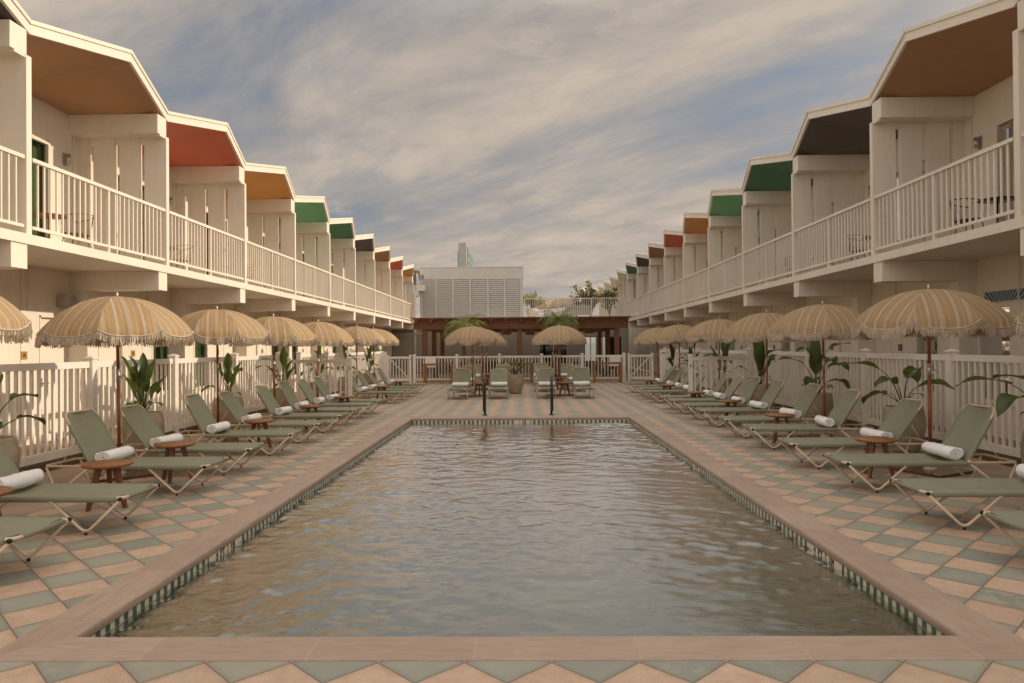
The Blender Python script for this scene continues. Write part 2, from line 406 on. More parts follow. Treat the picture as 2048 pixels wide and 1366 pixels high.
def world():
    w = bpy.data.worlds.new('World'); sc.world = w; w.use_nodes = True; nt = w.node_tree; nt.nodes.clear()
    sky = nt.nodes.new('ShaderNodeTexSky'); sky.sky_type = 'NISHITA'; sky.sun_disc = False
    sky.sun_elevation = SUN_EL; sky.sun_rotation = PI / 2 - SUN_AZ; sky.air_density = 1.0; sky.dust_density = 2.0; sky.ozone_density = 1.0
    t = nt.nodes.new('ShaderNodeTexCoord'); d = t.outputs['Generated']
    s = nt.nodes.new('ShaderNodeSeparateXYZ'); nt.links.new(d, s.inputs[0])
    z = math_(nt, 'ADD', math_(nt, 'MAXIMUM', s.outputs[2], 0.0), .14)
    px = math_(nt, 'DIVIDE', s.outputs[0], z); py = math_(nt, 'DIVIDE', s.outputs[1], z)
    cb = nt.nodes.new('ShaderNodeCombineXYZ'); nt.links.new(px, cb.inputs[0]); nt.links.new(py, cb.inputs[1])
    mp = nt.nodes.new('ShaderNodeMapping'); mp.vector_type = 'POINT'; mp.inputs['Rotation'].default_value = (0, 0, R(41)); mp.inputs['Scale'].default_value = (1, 1, 1); nt.links.new(cb.outputs[0], mp.inputs[0])
    st = nt.nodes.new('ShaderNodeMapping'); st.inputs['Scale'].default_value = (.60, 1.0, 1); st.inputs['Location'].default_value = (23.2342, 14.0712, 0); nt.links.new(mp.outputs[0], st.inputs[0])
    n1 = noise_(nt, st.outputs[0], .66, 10, .60, .75)
    n2 = noise_(nt, st.outputs[0], 2.6, 12, .66, .5)
    n3 = noise_(nt, cb.outputs[0], .35, 4, .5)
    m = math_(nt, 'ADD', math_(nt, 'MULTIPLY', n1, .72), math_(nt, 'MULTIPLY', n2, .2))
    m = math_(nt, 'ADD', m, math_(nt, 'MULTIPLY', n3, .28))
    # thickening haze of cloud towards the horizon
    hz = ramp_(nt, s.outputs[2], [(0.0, .10), (.12, .035), (.3, 0)])
    m = math_(nt, 'ADD', m, hz)
    mask = ramp_(nt, m, [(.487, .0), (.545, .55), (.615, 1)])
    # cloud colours, plus an added glow round the low sun for warm fill
    sv = nt.nodes.new('ShaderNodeVectorMath'); sv.operation = 'DOT_PRODUCT'; nt.links.new(d, sv.inputs[0]); sv.inputs[1].default_value = sd
    g = math_(nt, 'MAXIMUM', sv.outputs['Value'], 0.0)
    glow = math_(nt, 'POWER', g, 9.0)
    skyc = mix_(nt, .66, sky.outputs[0], (2.25, 2.45, 2.85))
    cl = mix_(nt, ramp_(nt, m, [(.49, 0), (.68, 1)]), (3.4, 3.15, 2.95), (6.1, 5.1, 4.15))
    n4 = noise_(nt, st.outputs[0], 1.9, 12, .66, .5)
    cl = mix_(nt, ramp_(nt, n4, [(.36, .62), (.60, 0)]), cl, (2.75, 2.65, 2.65))
    n5 = noise_(nt, cb.outputs[0], 5.5, 9, .62, .35); n6 = noise_(nt, cb.outputs[0], .9, 3, .5)
    puff = math_(nt, 'MULTIPLY', ramp_(nt, n5, [(.50, 0), (.62, 1)]), ramp_(nt, n6, [(.50, 0), (.60, .6)]))
    c = mix_(nt, mask, skyc, cl)
    c = mix_(nt, puff, c, (5.6, 4.75, 3.95))
    gl = mix_(nt, math_(nt, 'MULTIPLY', glow, .75), c, (15, 12.4, 9.4))
    # added brightness in the unseen sky overhead and behind, filling the shade
    hi = ramp_(nt, s.outputs[2], [(.42, 0), (.75, 1)]); bk = ramp_(nt, math_(nt, 'MULTIPLY_ADD', s.outputs[1], -.5, .5), [(.5, 0), (.8, 1)])
    bo = math_(nt, 'ADD', math_(nt, 'MULTIPLY', math_(nt, 'MAXIMUM', hi, bk), 1.5), .95)
    gl = mix_(nt, math_(nt, 'MULTIPLY', math_(nt, 'MAXIMUM', hi, bk), .6), gl, (4.25, 3.85, 3.4))
    vm = nt.nodes.new('ShaderNodeVectorMath'); vm.operation = 'SCALE'; nt.links.new(gl, vm.inputs[0]); nt.links.new(bo, vm.inputs['Scale'])
    bg = nt.nodes.new('ShaderNodeBackground'); bg.inputs['Strength'].default_value = .10; nt.links.new(vm.outputs[0], bg.inputs[0])
    o = nt.nodes.new('ShaderNodeOutputWorld'); nt.links.new(bg.outputs[0], o.inputs[0])
world()
sc.view_settings.view_transform = 'Standard'; sc.view_settings.look = 'None'; sc.view_settings.exposure = .14; sc.view_settings.gamma = 1
sc.render.engine = 'CYCLES'
sc.cycles.max_bounces = 9; sc.cycles.diffuse_bounces = 5; sc.cycles.glossy_bounces = 4; sc.cycles.transparent_max_bounces = 16; sc.cycles.transmission_bounces = 4
sc.cycles.caustics_reflective = False; sc.cycles.caustics_refractive = False; sc.cycles.sample_clamp_indirect = 6
try:
    sc.cycles.use_denoising = True; sc.cycles.denoiser = 'OPENIMAGEDENOISE'
except Exception: pass

# ------------------------------------------------------------------ ground and deck
PXL, PXR, PYN, PYF = -2.444, 2.319, 3.825, 15.525   # pool inner edges
CW = .30
OXL, OXR, OYN, OYF = PXL - CW, PXR + CW, PYN - CW, PYF + CW
g = MB(); g.box(-900, 900, -60, 70, -1.9, -1.6); g.box(-900, 900, 70, 900, -2.2, -2.1)
def ring(mb, x0, x1, y0, y1, hx0, hx1, hy0, hy1, z):
    for a, b, c, d in ((x0, x1, y0, hy0), (x0, x1, hy1, y1), (x0, hx0, hy0, hy1), (hx1, x1, hy0, hy1)):
        mb.face([(a, c, z), (b, c, z), (b, d, z), (a, d, z)])
gr = MB(); ring(gr, -900, 900, -300, 70, PXL - .15, PXR + .15, PYN - .15, PYF + .15, -.06)
struct(gr, 'ground', M['concrete'])
dk = MB(); ring(dk, -4.72, 4.72, -3, 31.6, OXL + .01, OXR - .01, OYN + .01, OYF - .01, 0.0); struct(dk, 'pool_deck', M['tiles'])
sb = MB()
for s in (-1, 1): sb.face([(s * a, y, -.002) for a, y in ((4.72, -3), (6.14, -3), (6.14, 31.6), (4.72, 31.6))][::s])
struct(sb, 'deck_border', M['concrete'])
wk = MB()
for s in (-1, 1): wk.face([(s * a, y, -.004) for a, y in ((6.30, -3), (9.5, -3), (9.5, 42.6), (6.30, 42.6))][::s])
wk.face([(-6.3, 31.6, -.004), (6.3, 31.6, -.004), (6.3, 42.6, -.004), (-6.3, 42.6, -.004)])
struct(wk, 'walkway', M['walk'])
kb = MB()
for s in (-1, 1): kb.box(s * 6.14, s * 6.30, -3, 31.0, -.05, .115)
struct(kb, 'kerb', M['kerbstone'])
sea = MB(); sea.face([(-2500, 70, -1.0), (2500, 70, -1.0), (2500, 5000, -1.0), (-2500, 5000, -1.0)])
M['sea'] = paint('sea_water', (.10, .17, .14), .12, .2, .02, .3, .1, spec=.6)
struct(sea, 'sea', M['sea'])

# ------------------------------------------------------------------ pool
pool = thing('swimming_pool', 'rectangular pool with sandstone coping and green and cream mosaic waterline', 'pool', ((PXL + PXR) / 2, PYN, 0))
PO = Vector(pool.location)
def pl(mb, name, mat): 
    mb.v = [(x - PO.x, y - PO.y, z) for x, y, z in mb.v]; return mb.build(name, mat, pool)
prof = [(CW, -.05), (CW, .004), (CW - .004, .008), (.03, .008), (.014, .005), (.004, -.004), (0, -.018), (0, -.04), (.003, -.050), (.03, -.054)]
cp = MB()
def cornr(o): return [(PXL - o, PYN - o), (PXR + o, PYN - o), (PXR + o, PYF + o), (PXL - o, PYF + o)]
acc = [0.0]
for k in range(len(prof) - 1): acc.append(acc[-1] + math.hypot(prof[k + 1][0] - prof[k][0], prof[k + 1][1] - prof[k][1]))
for e in range(4):
    for k in range(len(prof) - 1):
        a0 = cornr(prof[k][0]); a1 = cornr(prof[k + 1][0])
        p = [a0[e], a0[(e + 1) % 4], a1[(e + 1) % 4], a1[e]]; zz = [prof[k][1]] * 2 + [prof[k + 1][1]] * 2
        ax = 0 if e in (0, 2) else 1
        # split along the length so that joints and bevel shade well
        L = abs(cornr(0)[(e + 1) % 4][ax] - cornr(0)[e][ax])
        base = cornr(0)[e][ax]
        sg = 1 if e in (0, 1) else -1
        cp.face([(q[0], q[1], w) for q, w in zip(p, zz)], 0, [((q[ax] - base) * sg + 50.4 * .84 + e * 7.56, acc[k] if i < 2 else acc[k + 1]) for i, q in enumerate(p)], False)
pl(cp, 'coping', M['coping'])
bs = MB(); D = -1.42
o = .02
c4 = cornr(o)
for e in range(4):
    a, b = c4[e], c4[(e + 1) % 4]; bs.face([(a[0], a[1], D), (b[0], b[1], D), (b[0], b[1], -.055), (a[0], a[1], -.055)][::-1])
bs.face([(c4[i][0], c4[i][1], D) for i in range(4)])
pl(bs, 'basin', M['plaster'])
bd = MB(); c5 = cornr(.013)
for e in range(4):
    a, b = c5[e], c5[(e + 1) % 4]; L = math.hypot(b[0] - a[0], b[1] - a[1])
    bd.face([(a[0], a[1], -.246), (b[0], b[1], -.246), (b[0], b[1], -.054), (a[0], a[1], -.054)][::-1], 0, [(0, 0), (L, 0), (L, .192), (0, .192)][::-1])
pl(bd, 'tile_band', M['band'])
def textmesh(txt, size):
    cu = bpy.data.curves.new('t', 'FONT'); cu.body = txt; cu.size = size; cu.align_x = 'CENTER'; cu.extrude = .0008; cu.offset = .0038; cu.space_character = 1.55; cu.space_word = 1.15
    ob = bpy.data.objects.new('t', cu); COL.objects.link(ob); dg = bpy.context.evaluated_depsgraph_get(); dg.update()
    me = bpy.data.meshes.new_from_object(ob.evaluated_get(dg)); bpy.data.objects.remove(ob); bpy.data.curves.remove(cu); return me
def marker(txt, loc, rz, w):
    b = MB(); b.box(-w / 2, w / 2, -.003, 0, -.096, 0)
    me = textmesh(txt, .058)
    b.idx([(v.co.x, -.0042 - v.co.z, v.co.y - .0435) for v in me.vertices], [tuple(p.vertices) for p in me.polygons], 1)
    bpy.data.meshes.remove(me)
    t = b.build('depth_marker', [M['ceramic'], M['ink']], pool, Vector(loc) - PO); t.rotation_euler = (0, 0, rz)
# text faces: local -Y is the outward normal
marker('4 FT 6 IN', (PXR + .011, 5.54, -.056), -PI / 2, .62)
marker('4 FT 6 IN', (PXL - .011, 5.78, -.056), PI / 2, .62)
marker('6 IN', (-.02, PYF + .011, -.056), 0, .34)
marker('5 FT', (PXR + .011, 9.55, -.056), -PI / 2, .34)

# water with real ripples
def water():
    nx, ny = 240, 620
    xs = np.linspace(PXL - .012, PXR + .012, nx); t = np.linspace(0, 1, ny)
    ys = (PYN - .012) + (PYF - PYN + .024) * (t * .55 + .45 * t ** 2)
    X, Y = np.meshgrid(xs, ys); Z = np.zeros_like(X); rg = np.random.RandomState(4)
    for i in range(90):
        lam = .10 * (7.0 ** rg.rand()); th = rg.normal(PI / 2 - .2, 1.0); k = 2 * PI / lam
        amp = .00092 * (lam / .5) ** .56
        Z += amp * np.sin(k * (math.cos(th) * X + math.sin(th) * Y) + rg.rand() * 2 * PI + .8 * np.sin(1.3 * X + 2.1 * Y + i))
    mod = .75 + .5 * np.sin(.9 * X + .7 * Y + 1) * np.sin(.55 * Y - .4 * X)
    Z = Z * mod - .101
    me = bpy.data.meshes.new('pool_water')
    V = np.stack([X, Y, Z], -1).reshape(-1, 3); i = np.arange(nx * ny).reshape(ny, nx)
    F = np.stack([i[:-1, :-1], i[:-1, 1:], i[1:, 1:], i[1:, :-1]], -1).reshape(-1, 4)
    me.from_pydata(V.tolist(), [], F.tolist()); me.polygons.foreach_set('use_smooth', [True] * len(F)); me.materials.append(M['water'])
    ob = bpy.data.objects.new('pool_water', me); COL.objects.link(ob); tag(ob, kind='structure')
water()

# pool grab rails
def grab(x, label):
    t = thing('grab_rail', label, 'handrail', (x, 16.12, 0), 0, 'grab rails at the far pool edge')
    b = MB(); p = fillet([(0, 0, .0), (0, .0, .80), (0, -.16, .93), (0, -.40, .74), (0, -.44, .13)], .17, 8); b.tube(p, .026, 12); b.build('rail', M['blackmetal'], t)
    b = MB(); b.lathe([(0, .022), (.05, .022), (.062, .012), (.062, 0)], 20); b.build('flange', M['blackmetal'], t)
grab(-.87, 'black bent grab rail left of the two at the far pool edge')
grab(.645, 'black bent grab rail right of the two at the far pool edge')

# ------------------------------------------------------------------ motel wings
BAY = 3.689
def wall_open(mb, a0, a1, y0, y1, z0, z1, ops, s):
    ys = sorted({y0, y1, *[q for o in ops for q in o[:2] if y0 < q < y1]}); zs = sorted({z0, z1, *[q for o in ops for q in o[2:4] if z0 < q < z1]})
    for i in range(len(ys) - 1):
        run = None
        for j in range(len(zs) - 1):
            cy, cz = (ys[i] + ys[i + 1]) / 2, (zs[j] + zs[j + 1]) / 2
            if any(o[0] < cy < o[1] and o[2] < cz < o[3] for o in ops): continue
            mb.box(s * a0, s * a1, ys[i], ys[i + 1], zs[j], zs[j + 1])
def wing(s, aV, aP, aB, aS, Y0, zslab, cols, k0, k1, label, far=0):
    side = 'left' if s < 0 else 'right'
    t = thing('motel_wing', label, 'building', (s * (aB + 2), 20, 0), 0, 'two storey motel wings facing the pool')
    O = Vector(t.location)
    def B(mb, name, mat, lab=None, par=None, at=None):
        base = O if par is None else Vector(at)
        org = Vector(at) if at is not None else O
        mb.v = [(x - org.x, y - org.y, z - org.z) for x, y, z in mb.v]
        ob = mb.build(name, mat, par or t, (org - O) if par is None else None)
        if lab: ob['label'] = lab
        return ob
    zV, zP, TH = 5.838, 6.20, .17
    Yk = lambda k: Y0 + k * BAY
    ya, yb = Yk(k0), Yk(k1)
    # openings
    ops_lo, ops_up, wins, doors, ups = [], [], [], [], []
    for k in range(k0, k1):
        odd = (k % 2 != 0)
        # s<0: windows close to even boundaries; s>0: windows close to odd boundaries
        win_at_end = odd if s < 0 else not odd
        b = Yk(k)
        w = (b + 2.42, b + 3.27) if win_at_end else (b + .72, b + 1.52)
        dd = (b + .45, b + 1.28) if win_at_end else (b + 2.48, b + 3.28)
        wins.append((k, w)); doors.append((k, dd)); ops_lo += [(w[0], w[1], .57, 2.2), (dd[0], dd[1], .02, 2.16)]
        u = (b + 1.05, b + 2.75)
        ups.append((k, u)); ops_up.append((u[0], u[1], zslab + .16, zslab + 2.2))
    mb = MB(); wall_open(mb, aB, aB + .16, ya, yb, 0, zslab, ops_lo, s); wall_open(mb, aB, aB + .16, ya, yb, zslab + .1, zV, ops_up, s)
    for k in range(k0, k1):
        for q in (.30, 2.02, 3.36):
            for z0, z1 in ((.02, zslab - .01), (zslab + .14, zV - .02)): mb.box(s * (aB - .003), s * aB, Yk(k) + q, Yk(k) + q + .014, z0, z1, 1)
        mb.box(s * (aB - .05), s * aB, Yk(k) + 2.2, Yk(k) + 2.225, 2.25, zslab - .012, 0); mb.box(s * (aB - .012), s * aB, ya if k == k0 else Yk(k), Yk(k + 1), .0, .12, 0)
    B(mb, 'wall', [M['stucco'], M['joint']])
    mb = MB(); mb.box(s * (aB + .42), s * (aB + .5), ya, yb, 0, zV); B(mb, 'room_backing', M['dark'])
    # ground floor piers under the beams and fins at the wall
    for k in range(k0, k1 + 1):
        mb = MB(); mb.box(s * (aB - .32), s * aB, Yk(k) - .40, Yk(k) - .12, 0, zslab); B(mb, 'pier', M['stucco'])
    # slab
    mb = MB(); mb.box(s * aS, s * (aB + .1), ya, yb, zslab, zslab + .135); B(mb, 'balcony_slab', M['white'])
    # beams
    for k in range(k0, k1 + 1):
        mb = MB(); mb.box(s * (aV - .02), s * aB, Yk(k) - .41, Yk(k) - .10, 5.49, zV - .004); mb.box(s * (aV - .02) , s * (aV + .06), Yk(k) - .33, Yk(k) - .10, 5.46, 5.492)
        B(mb, 'roof_beam', M['white'])
        mb = MB(); mb.box(s * (aV - .03), s * (aB - .02), Yk(k) - .41, Yk(k) - .11, 2.645, zslab - .003); B(mb, 'floor_beam', M['white'])
    # partitions of vertical panels
    gaps = (0, .40, .45, .885, .93, 1.385, 1.45)
    for k in range(k0, k1 + 1):
        mb = MB(); e = aV - .03
        for a, b in ((e, aV + .38), (aV + .475, aV + .845), (aV + .94, aV + 1.33), (aV + 1.425, aB)):
            mb.box(s * a, s * b, Yk(k) - .12, Yk(k) - .02, zslab + .13, 5.50)
        mb.box(s * (aV + .0), s * aB, Yk(k) - .10, Yk(k) - .04, 5.38, 5.489)
        B(mb, 'partition', M['white'])
    # railings
    for k in range(k0, k1):
        mb = MB(); y0, y1 = Yk(k) + .012, Yk(k + 1) - .145; a = aS + .05; zb = zslab + .135
        mb.box(s * (a - .025), s * (a + .035), y0, y1, zb + .995, zb + 1.045); mb.box(s * (a - .015), s * (a + .025), y0, y1, zb + .085, zb + .125)
        n = 27
        for i in range(1, n):
            y = y0 + (y1 - y0) * i / n
            if abs(i - 13.5) < .6: continue
            mb.box(s * (a - .006), s * (a + .016), y - .0115, y + .0115, zb + .12, zb + 1.005)
        ym = (y0 + y1) / 2; mb.box(s * (a - .018), s * (a + .028), ym - .022, ym + .022, zb - .01, zb + 1.003)
        B(mb, 'railing', M['white'])
    # roof: folded plate with a prow over each bay
    rf = MB(); fa = MB()
    kend = k1 + far
    for k in range(k0, kend):
        y0, y1 = Yk(k), Yk(k + 1); ym = (y0 + y1) / 2
        V0, V1, P = (s * aV, y0, zV), (s * aV, y1, zV), (s * aP, ym, zP)
        B0, B1, Mm = (s * aB, y0, zV), (s * aB, y1, zV), (s * aB, ym, zV)
        sf = MB(); cname = cols[(k - k0) % len(cols)] if k < k1 else 'cream'
        for tri in ((P, V1, Mm), (V0, P, Mm), (V1, B1, Mm), (B0, V0, Mm)): sf.face(tri if s < 0 else tri[::-1])
        B(sf, 'soffit', M['soff_' + cname], {'forest': 'dark green', 'mint': 'light green'}.get(cname, cname) + ' painted folded soffit')
        U = lambda p: (p[0], p[1], p[2] + TH)
        for tri in ((P, V1, Mm), (V0, P, Mm), (V1, B1, Mm), (B0, V0, Mm)): rf.face([U(p) for p in (tri[::-1] if s < 0 else tri)])
        rf.face([U(B0), U(B1), (s * (aB + 6), y1, zV + TH), (s * (aB + 6), y0, zV + TH)])
        for A, C in ((V0, P), (P, V1)):
            d = .045
            for z0, z1, o in ((-.012, TH - .045, 0), (TH - .045, TH + .012, .018)):
                q = []
                for p in (A, C):
                    q += [(p[0] - s * o, p[1], p[2] + z0), (p[0] - s * o, p[1], p[2] + z1), (p[0] + s * d, p[1], p[2] + z1), (p[0] + s * d, p[1], p[2] + z0)]
                fa.idx(q, [(0, 1, 5, 4), (1, 2, 6, 5), (2, 3, 7, 6), (3, 0, 4, 7), (0, 3, 2, 1), (4, 5, 6, 7)])
    B(rf, 'roof', M['concrete']); B(fa, 'fascia', M['white'])
    if far:
        mb = MB(); mb.box(s * aB, s * (aB + .2), yb, Yk(kend), 0, zV); mb.box(s * (aV + .1), s * aB, yb + .01, yb + .1, 3.3, zV)
        for k in range(k1 + 1, kend + 1): mb.box(s * (aV + .3), s * aB, Yk(k) - .2, Yk(k) - .05, 3.3, zV)
        B(mb, 'far_wall', M['stucco'])
    # joinery
    wall_z = lambda z: z
    for k, (y0, y1) in wins:
        mb = MB(); f = .05
        for a, b, c, d in ((y0, y0 + f, .57, 2.2), (y1 - f, y1, .57, 2.2), (y0 + f, y1 - f, .57, .57 + f), (y0 + f, y1 - f, 2.2 - f, 2.2)): mb.box(s * (aB - .012), s * (aB + .07), a, b, c, d)
        mb.box(s * (aB - .03), s * (aB + .02), y0 - .03, y1 + .03, .53, .568)
        at = (s * aB, y0, .57); w = B(mb, 'window', M['white'], None, None, at)
        mb = MB(); mb.face([(s * (aB + .05), a, b) for a, b in ((y0 + f, .62), (y1 - f, .62), (y1 - f, 2.15), (y0 + f, 2.15))]); B(mb, 'pane', M['glass'], None, w, at)
        mb = MB(); n = 26; gap = random.choice((.35, .5, .62))
        for i in range(n):
            if abs(i / n - gap) < .09: continue
            ya_, yb_ = y0 + (y1 - y0) * i / n, y0 + (y1 - y0) * (i + 1) / n
            xa, xb = aB + .14 + .022 * math.sin(i * 1.9 + k), aB + .14 + .022 * math.sin((i + 1) * 1.9 + k)
            mb.idx([(s * xa, ya_, .58), (s * xb, yb_, .58), (s * xb, yb_, 2.19), (s * xa, ya_, 2.19)], [(0, 1, 2, 3)], 0, True)
        B(mb, 'curtain', M['curtain'], None, w, at)
    for k, (y0, y1) in doors:
        at = (s * aB, y0, 0)
        mb = MB(); mb.box(s * (aB + .05), s * (aB + .10), y0 + .035, y1 - .01, .03, 2.13); mb.box(s * (aB - .01), s * (aB + .06), y0, y0 + .03, .02, 2.16); mb.box(s * (aB - .01), s * (aB + .06), y0, y1, 2.13, 2.16)
        d = B(mb, 'door', M['stucco'], None, None, at)
        hy = y1 - .09 if k % 2 else y0 + .1
        mb = MB(); mb.tube(fillet([(s * (aB + .05), hy, 1.0), (s * (aB - .02), hy, 1.0), (s * (aB - .02), hy + .11, 1.0)], .02), .009, 8); mb.box(s * (aB + .05), s * (aB + .04), hy - .025, hy + .025, .93, 1.09); B(mb, 'handle', M['blackmetal'], None, d, at)
        py = (y1 + .38) if y0 - Yk(k) < 1 else (y0 - .38)
        mb = MB(); mb.box(s * (aB - .012), s * aB, py - .07, py + .07, 1.42, 1.55); mb.box(s * (aB - .015), s * (aB - .012), py - .03, py + .03, 1.46, 1.51, 1)
        B(mb, 'door_plaque', [M['brass'], M['browntag']] if s < 0 else [M['browntag'], M['brass']], None, None, (s * aB, py, 1.42))
        if s > 0:
            ly = py - .3
            mb = MB(); mb.box(s * (aB - .07), s * aB, ly - .03, ly + .03, 1.86, 1.98); mb.box(s * (aB - .055), s * (aB - .015), ly - .02, ly + .02, 1.855, 1.858, 1)
            B(mb, 'wall_lamp', [M['browntag'], M['glow']], None, None, (s * aB, ly, 1.86))
    for k, (y0, y1) in ups:
        zb, zt = zslab + .16, zslab + 2.2; ym = (y0 + y1) / 2; f = .055; at = (s * aB, y0, zb)
        mb = MB()
        for a, b, c, d in ((y0, y0 + f, zb, zt), (y1 - f, y1, zb, zt), (ym - f / 2, ym + f / 2, zb + f, zt - f), (y0 + f, y1 - f, zb, zb + f), (y0 + f, y1 - f, zt - f, zt)): mb.box(s * (aB - .02), s * (aB + .06), a, b, c, d)
        w = B(mb, 'sliding_door', M['white'], None, None, at)
        mb = MB(); mb.face([(s * (aB + .04), a, b) for a, b in ((y0 + f, zb + f), (y1 - f, zb + f), (y1 - f, zt - f), (y0 + f, zt - f))]); B(mb, 'pane', M['glass'], None, w, at)
        mb = MB(); n = 40
        for i in range(n):
            if 14 < i < 19: continue
            ya_, yb_ = y0 + (y1 - y0) * i / n, y0 + (y1 - y0) * (i + 1) / n
            xa, xb = aB + .14 + .022 * math.sin(i * 1.9 + k), aB + .14 + .022 * math.sin((i + 1) * 1.9 + k)
            mb.idx([(s * xa, ya_, zb), (s * xb, yb_, zb), (s * xb, yb_, zt), (s * xa, ya_, zt)], [(0, 1, 2, 3)], 0, True)
        B(mb, 'curtain', M['curtain'], None, w, at)
        ly = Yk(k) + 3.15
        mb = MB(); mb.box(s * (aB - .02), s * aB, ly - .05, ly + .05, 4.88, 5.10); mb.lathe([(.0, 4.9), (.035, 4.9), (.035, 5.08), (.0, 5.08)], 12, 0, (s * (aB - .075), ly))
        B(mb, 'wall_lamp', M['steel'], None, None, (s * aB, ly, 4.88))
    return t
colsL = ['forest', 'charcoal', 'terracotta', 'coral', 'ochre', 'mint']
wing(-1, 6.60, 6.261, 8.20, 6.55, 9.388, 2.977, colsL, -2, 9, 'sunlit cream two storey motel wing with folded coloured roof along left of pool')
colsR = ['ochre', 'coral', 'terracotta', 'charcoal', 'forest', 'mint']
wing(1, 6.262, 5.902, 7.86, 6.212, 9.029, 2.995, colsR, -2, 9, 'shaded cream two storey motel wing with folded coloured roof along right of pool', far=5)

# ------------------------------------------------------------------ fences and gates
def fence_panel(mb, L, zt=1.40, zb=.13, sp=.138, w=.036):
    # along local +Y from 0 to L
    mb.box(-.025, .025, 0, L, zt - .09, zt); mb.box(-.025, .025, 0, L, zb, zb + .105)
    n = max(1, round(L / sp)); 
    for i in range(n):
        y = (i + .5) * L / n; mb.box(-.016, .016, y - w / 2, y + w / 2, zb + .1, zt - .085)
def fence_post(mb, zt=1.47, w=.062):
    mb.box(-w, w, -w, w, 0, zt - .035); mb.box(-w - .012, w + .012, -w - .012, w + .012, zt - .035, zt - .015)
    b = w + .012
    mb.idx([(-b, -b, zt - .015), (b, -b, zt - .015), (b, b, zt - .015), (-b, b, zt - .015), (0, 0, zt + .015)], [(0, 1, 4), (1, 2, 4), (2, 3, 4), (3, 0, 4)])
def side_fence(s, posts, gap, label):
    t = thing('picket_fence', label, 'fence', (s * 6.2, posts[0], 0), 0, 'white picket fences round the pool')
    for i, y in enumerate(posts):
        mb = MB(); fence_post(mb); mb.build('post', M['vinyl'], t, (0, y - posts[0], 0))
        if i + 1 < len(posts) and i != gap:
            L = posts[i + 1] - y - .13
            mb = MB(); fence_panel(mb, L); mb.build('panel', M['vinyl'], t, (0, y + .065 - posts[0], 0))
    return t
side_fence(-1, [2.6, 5.1, 7.6, 10.05, 12.45, 15.1, 17.9, 19.5, 22.2, 25.0, 27.9, 30.8], 6, 'white vinyl picket fence with sunlit top rail along left side of pool')
side_fence(1, [2.7, 5.2, 7.75, 10.30, 12.87, 15.4, 17.91, 19.5, 22.2, 25.0, 27.9, 30.8], 6, 'white vinyl picket fence in shade along right side of pool')
bf = thing('picket_fence', 'white vinyl picket fence across the far end of pool deck', 'fence', (0, 31.0, 0), 0, 'white picket fences round the pool')
bx = [-4.76, -2.89, -1.02, .83, 2.60, 4.43]
for i, x in enumerate(bx):
    mb = MB(); fence_post(mb, 1.25); mb.build('post', M['vinyl'], bf, (x, 0, 0))
    if i + 1 < len(bx):
        mb = MB(); fence_panel(mb, bx[i + 1] - x - .13, 1.17, .10); p = mb.build('panel', M['vinyl'], bf, (x + .065, 0, 0)); p.rotation_euler = (0, 0, -PI / 2)
def gate(name, label, hinge, rz, L, zt, brace=0):
    t = thing(name, label, 'gate', hinge, rz, 'white picket gates')
    mb = MB(); fence_panel(mb, L - .16, zt, .10); p = mb.build('gate_leaf', M['vinyl'], t, (0, .08, 0))
    for y in (.04, L - .04):
        mb = MB(); fence_post(mb, zt + .06, .048); mb.build('stile', M['vinyl'], t, (0, y, 0))
    if brace:
        mb = MB(); a, b = ((.1, zt - .08), (L - .12, .22)) if brace > 0 else ((.1, .22), (L - .12, zt - .08))
        dy, dz = b[0] - a[0], b[1] - a[1]; l = math.hypot(dy, dz)
        M4 = Matrix.Translation((-.03, a[0], a[1])) @ Matrix.Rotation(math.atan2(dz, dy), 4, 'X')
        mb.box(-.012, .008, 0, l, -.022, .022, 0, M4); mb.build('brace', M['vinyl'], t)
    mb = MB(); mb.box(-.05, .05, L - .06, L - .01, 1.0, 1.08); mb.build('latch', M['steel'], t)
    return t
gate('gate', 'white picket gate with diagonal brace at far left of deck', (-5.97, 31.0, 0), -PI / 2, 1.07, 1.17, 1)
gate('gate', 'white picket gate with diagonal brace at far right of deck', (4.60, 31.0, 0), -PI / 2, 1.10, 1.17, -1)
gate('gate', 'white picket gate standing open across the left row of loungers', (-6.1, 18.25, 0), -PI / 2, 1.66, 1.27)
gate('gate', 'white picket gate standing open across the right row of loungers', (6.1, 18.25, 0), PI / 2, 1.82, 1.27)
for s in (-1, 1):
    mb = MB(); mb.box(-.24, .24, -.03, .03, .06, 1.36)
    for x in (-.2, -.1, 0, .1, .2): mb.box(x - .035, x + .035, -.034, .034, 1.36, 1.39 + .02 * (abs(x) < .15))
    tag(mb.build('privacy_panel', M['vinyl'], None, (s * 6.22, 30.95, 0)), 'solid white fence panel at the far %s corner of deck' % ('left' if s < 0 else 'right'), 'panel')
    mb = MB(); mb.box(-.24, .24, -.012, 0, .62, 1.03)
    tag(mb.build('notice_board', M['vinyl'], None, (s * (4.05 if s < 0 else 4.02), 30.955, .06)), 'blank white notice board hung on the far fence at %s' % ('left' if s < 0 else 'right'), 'board', 'notice boards on the far fence')

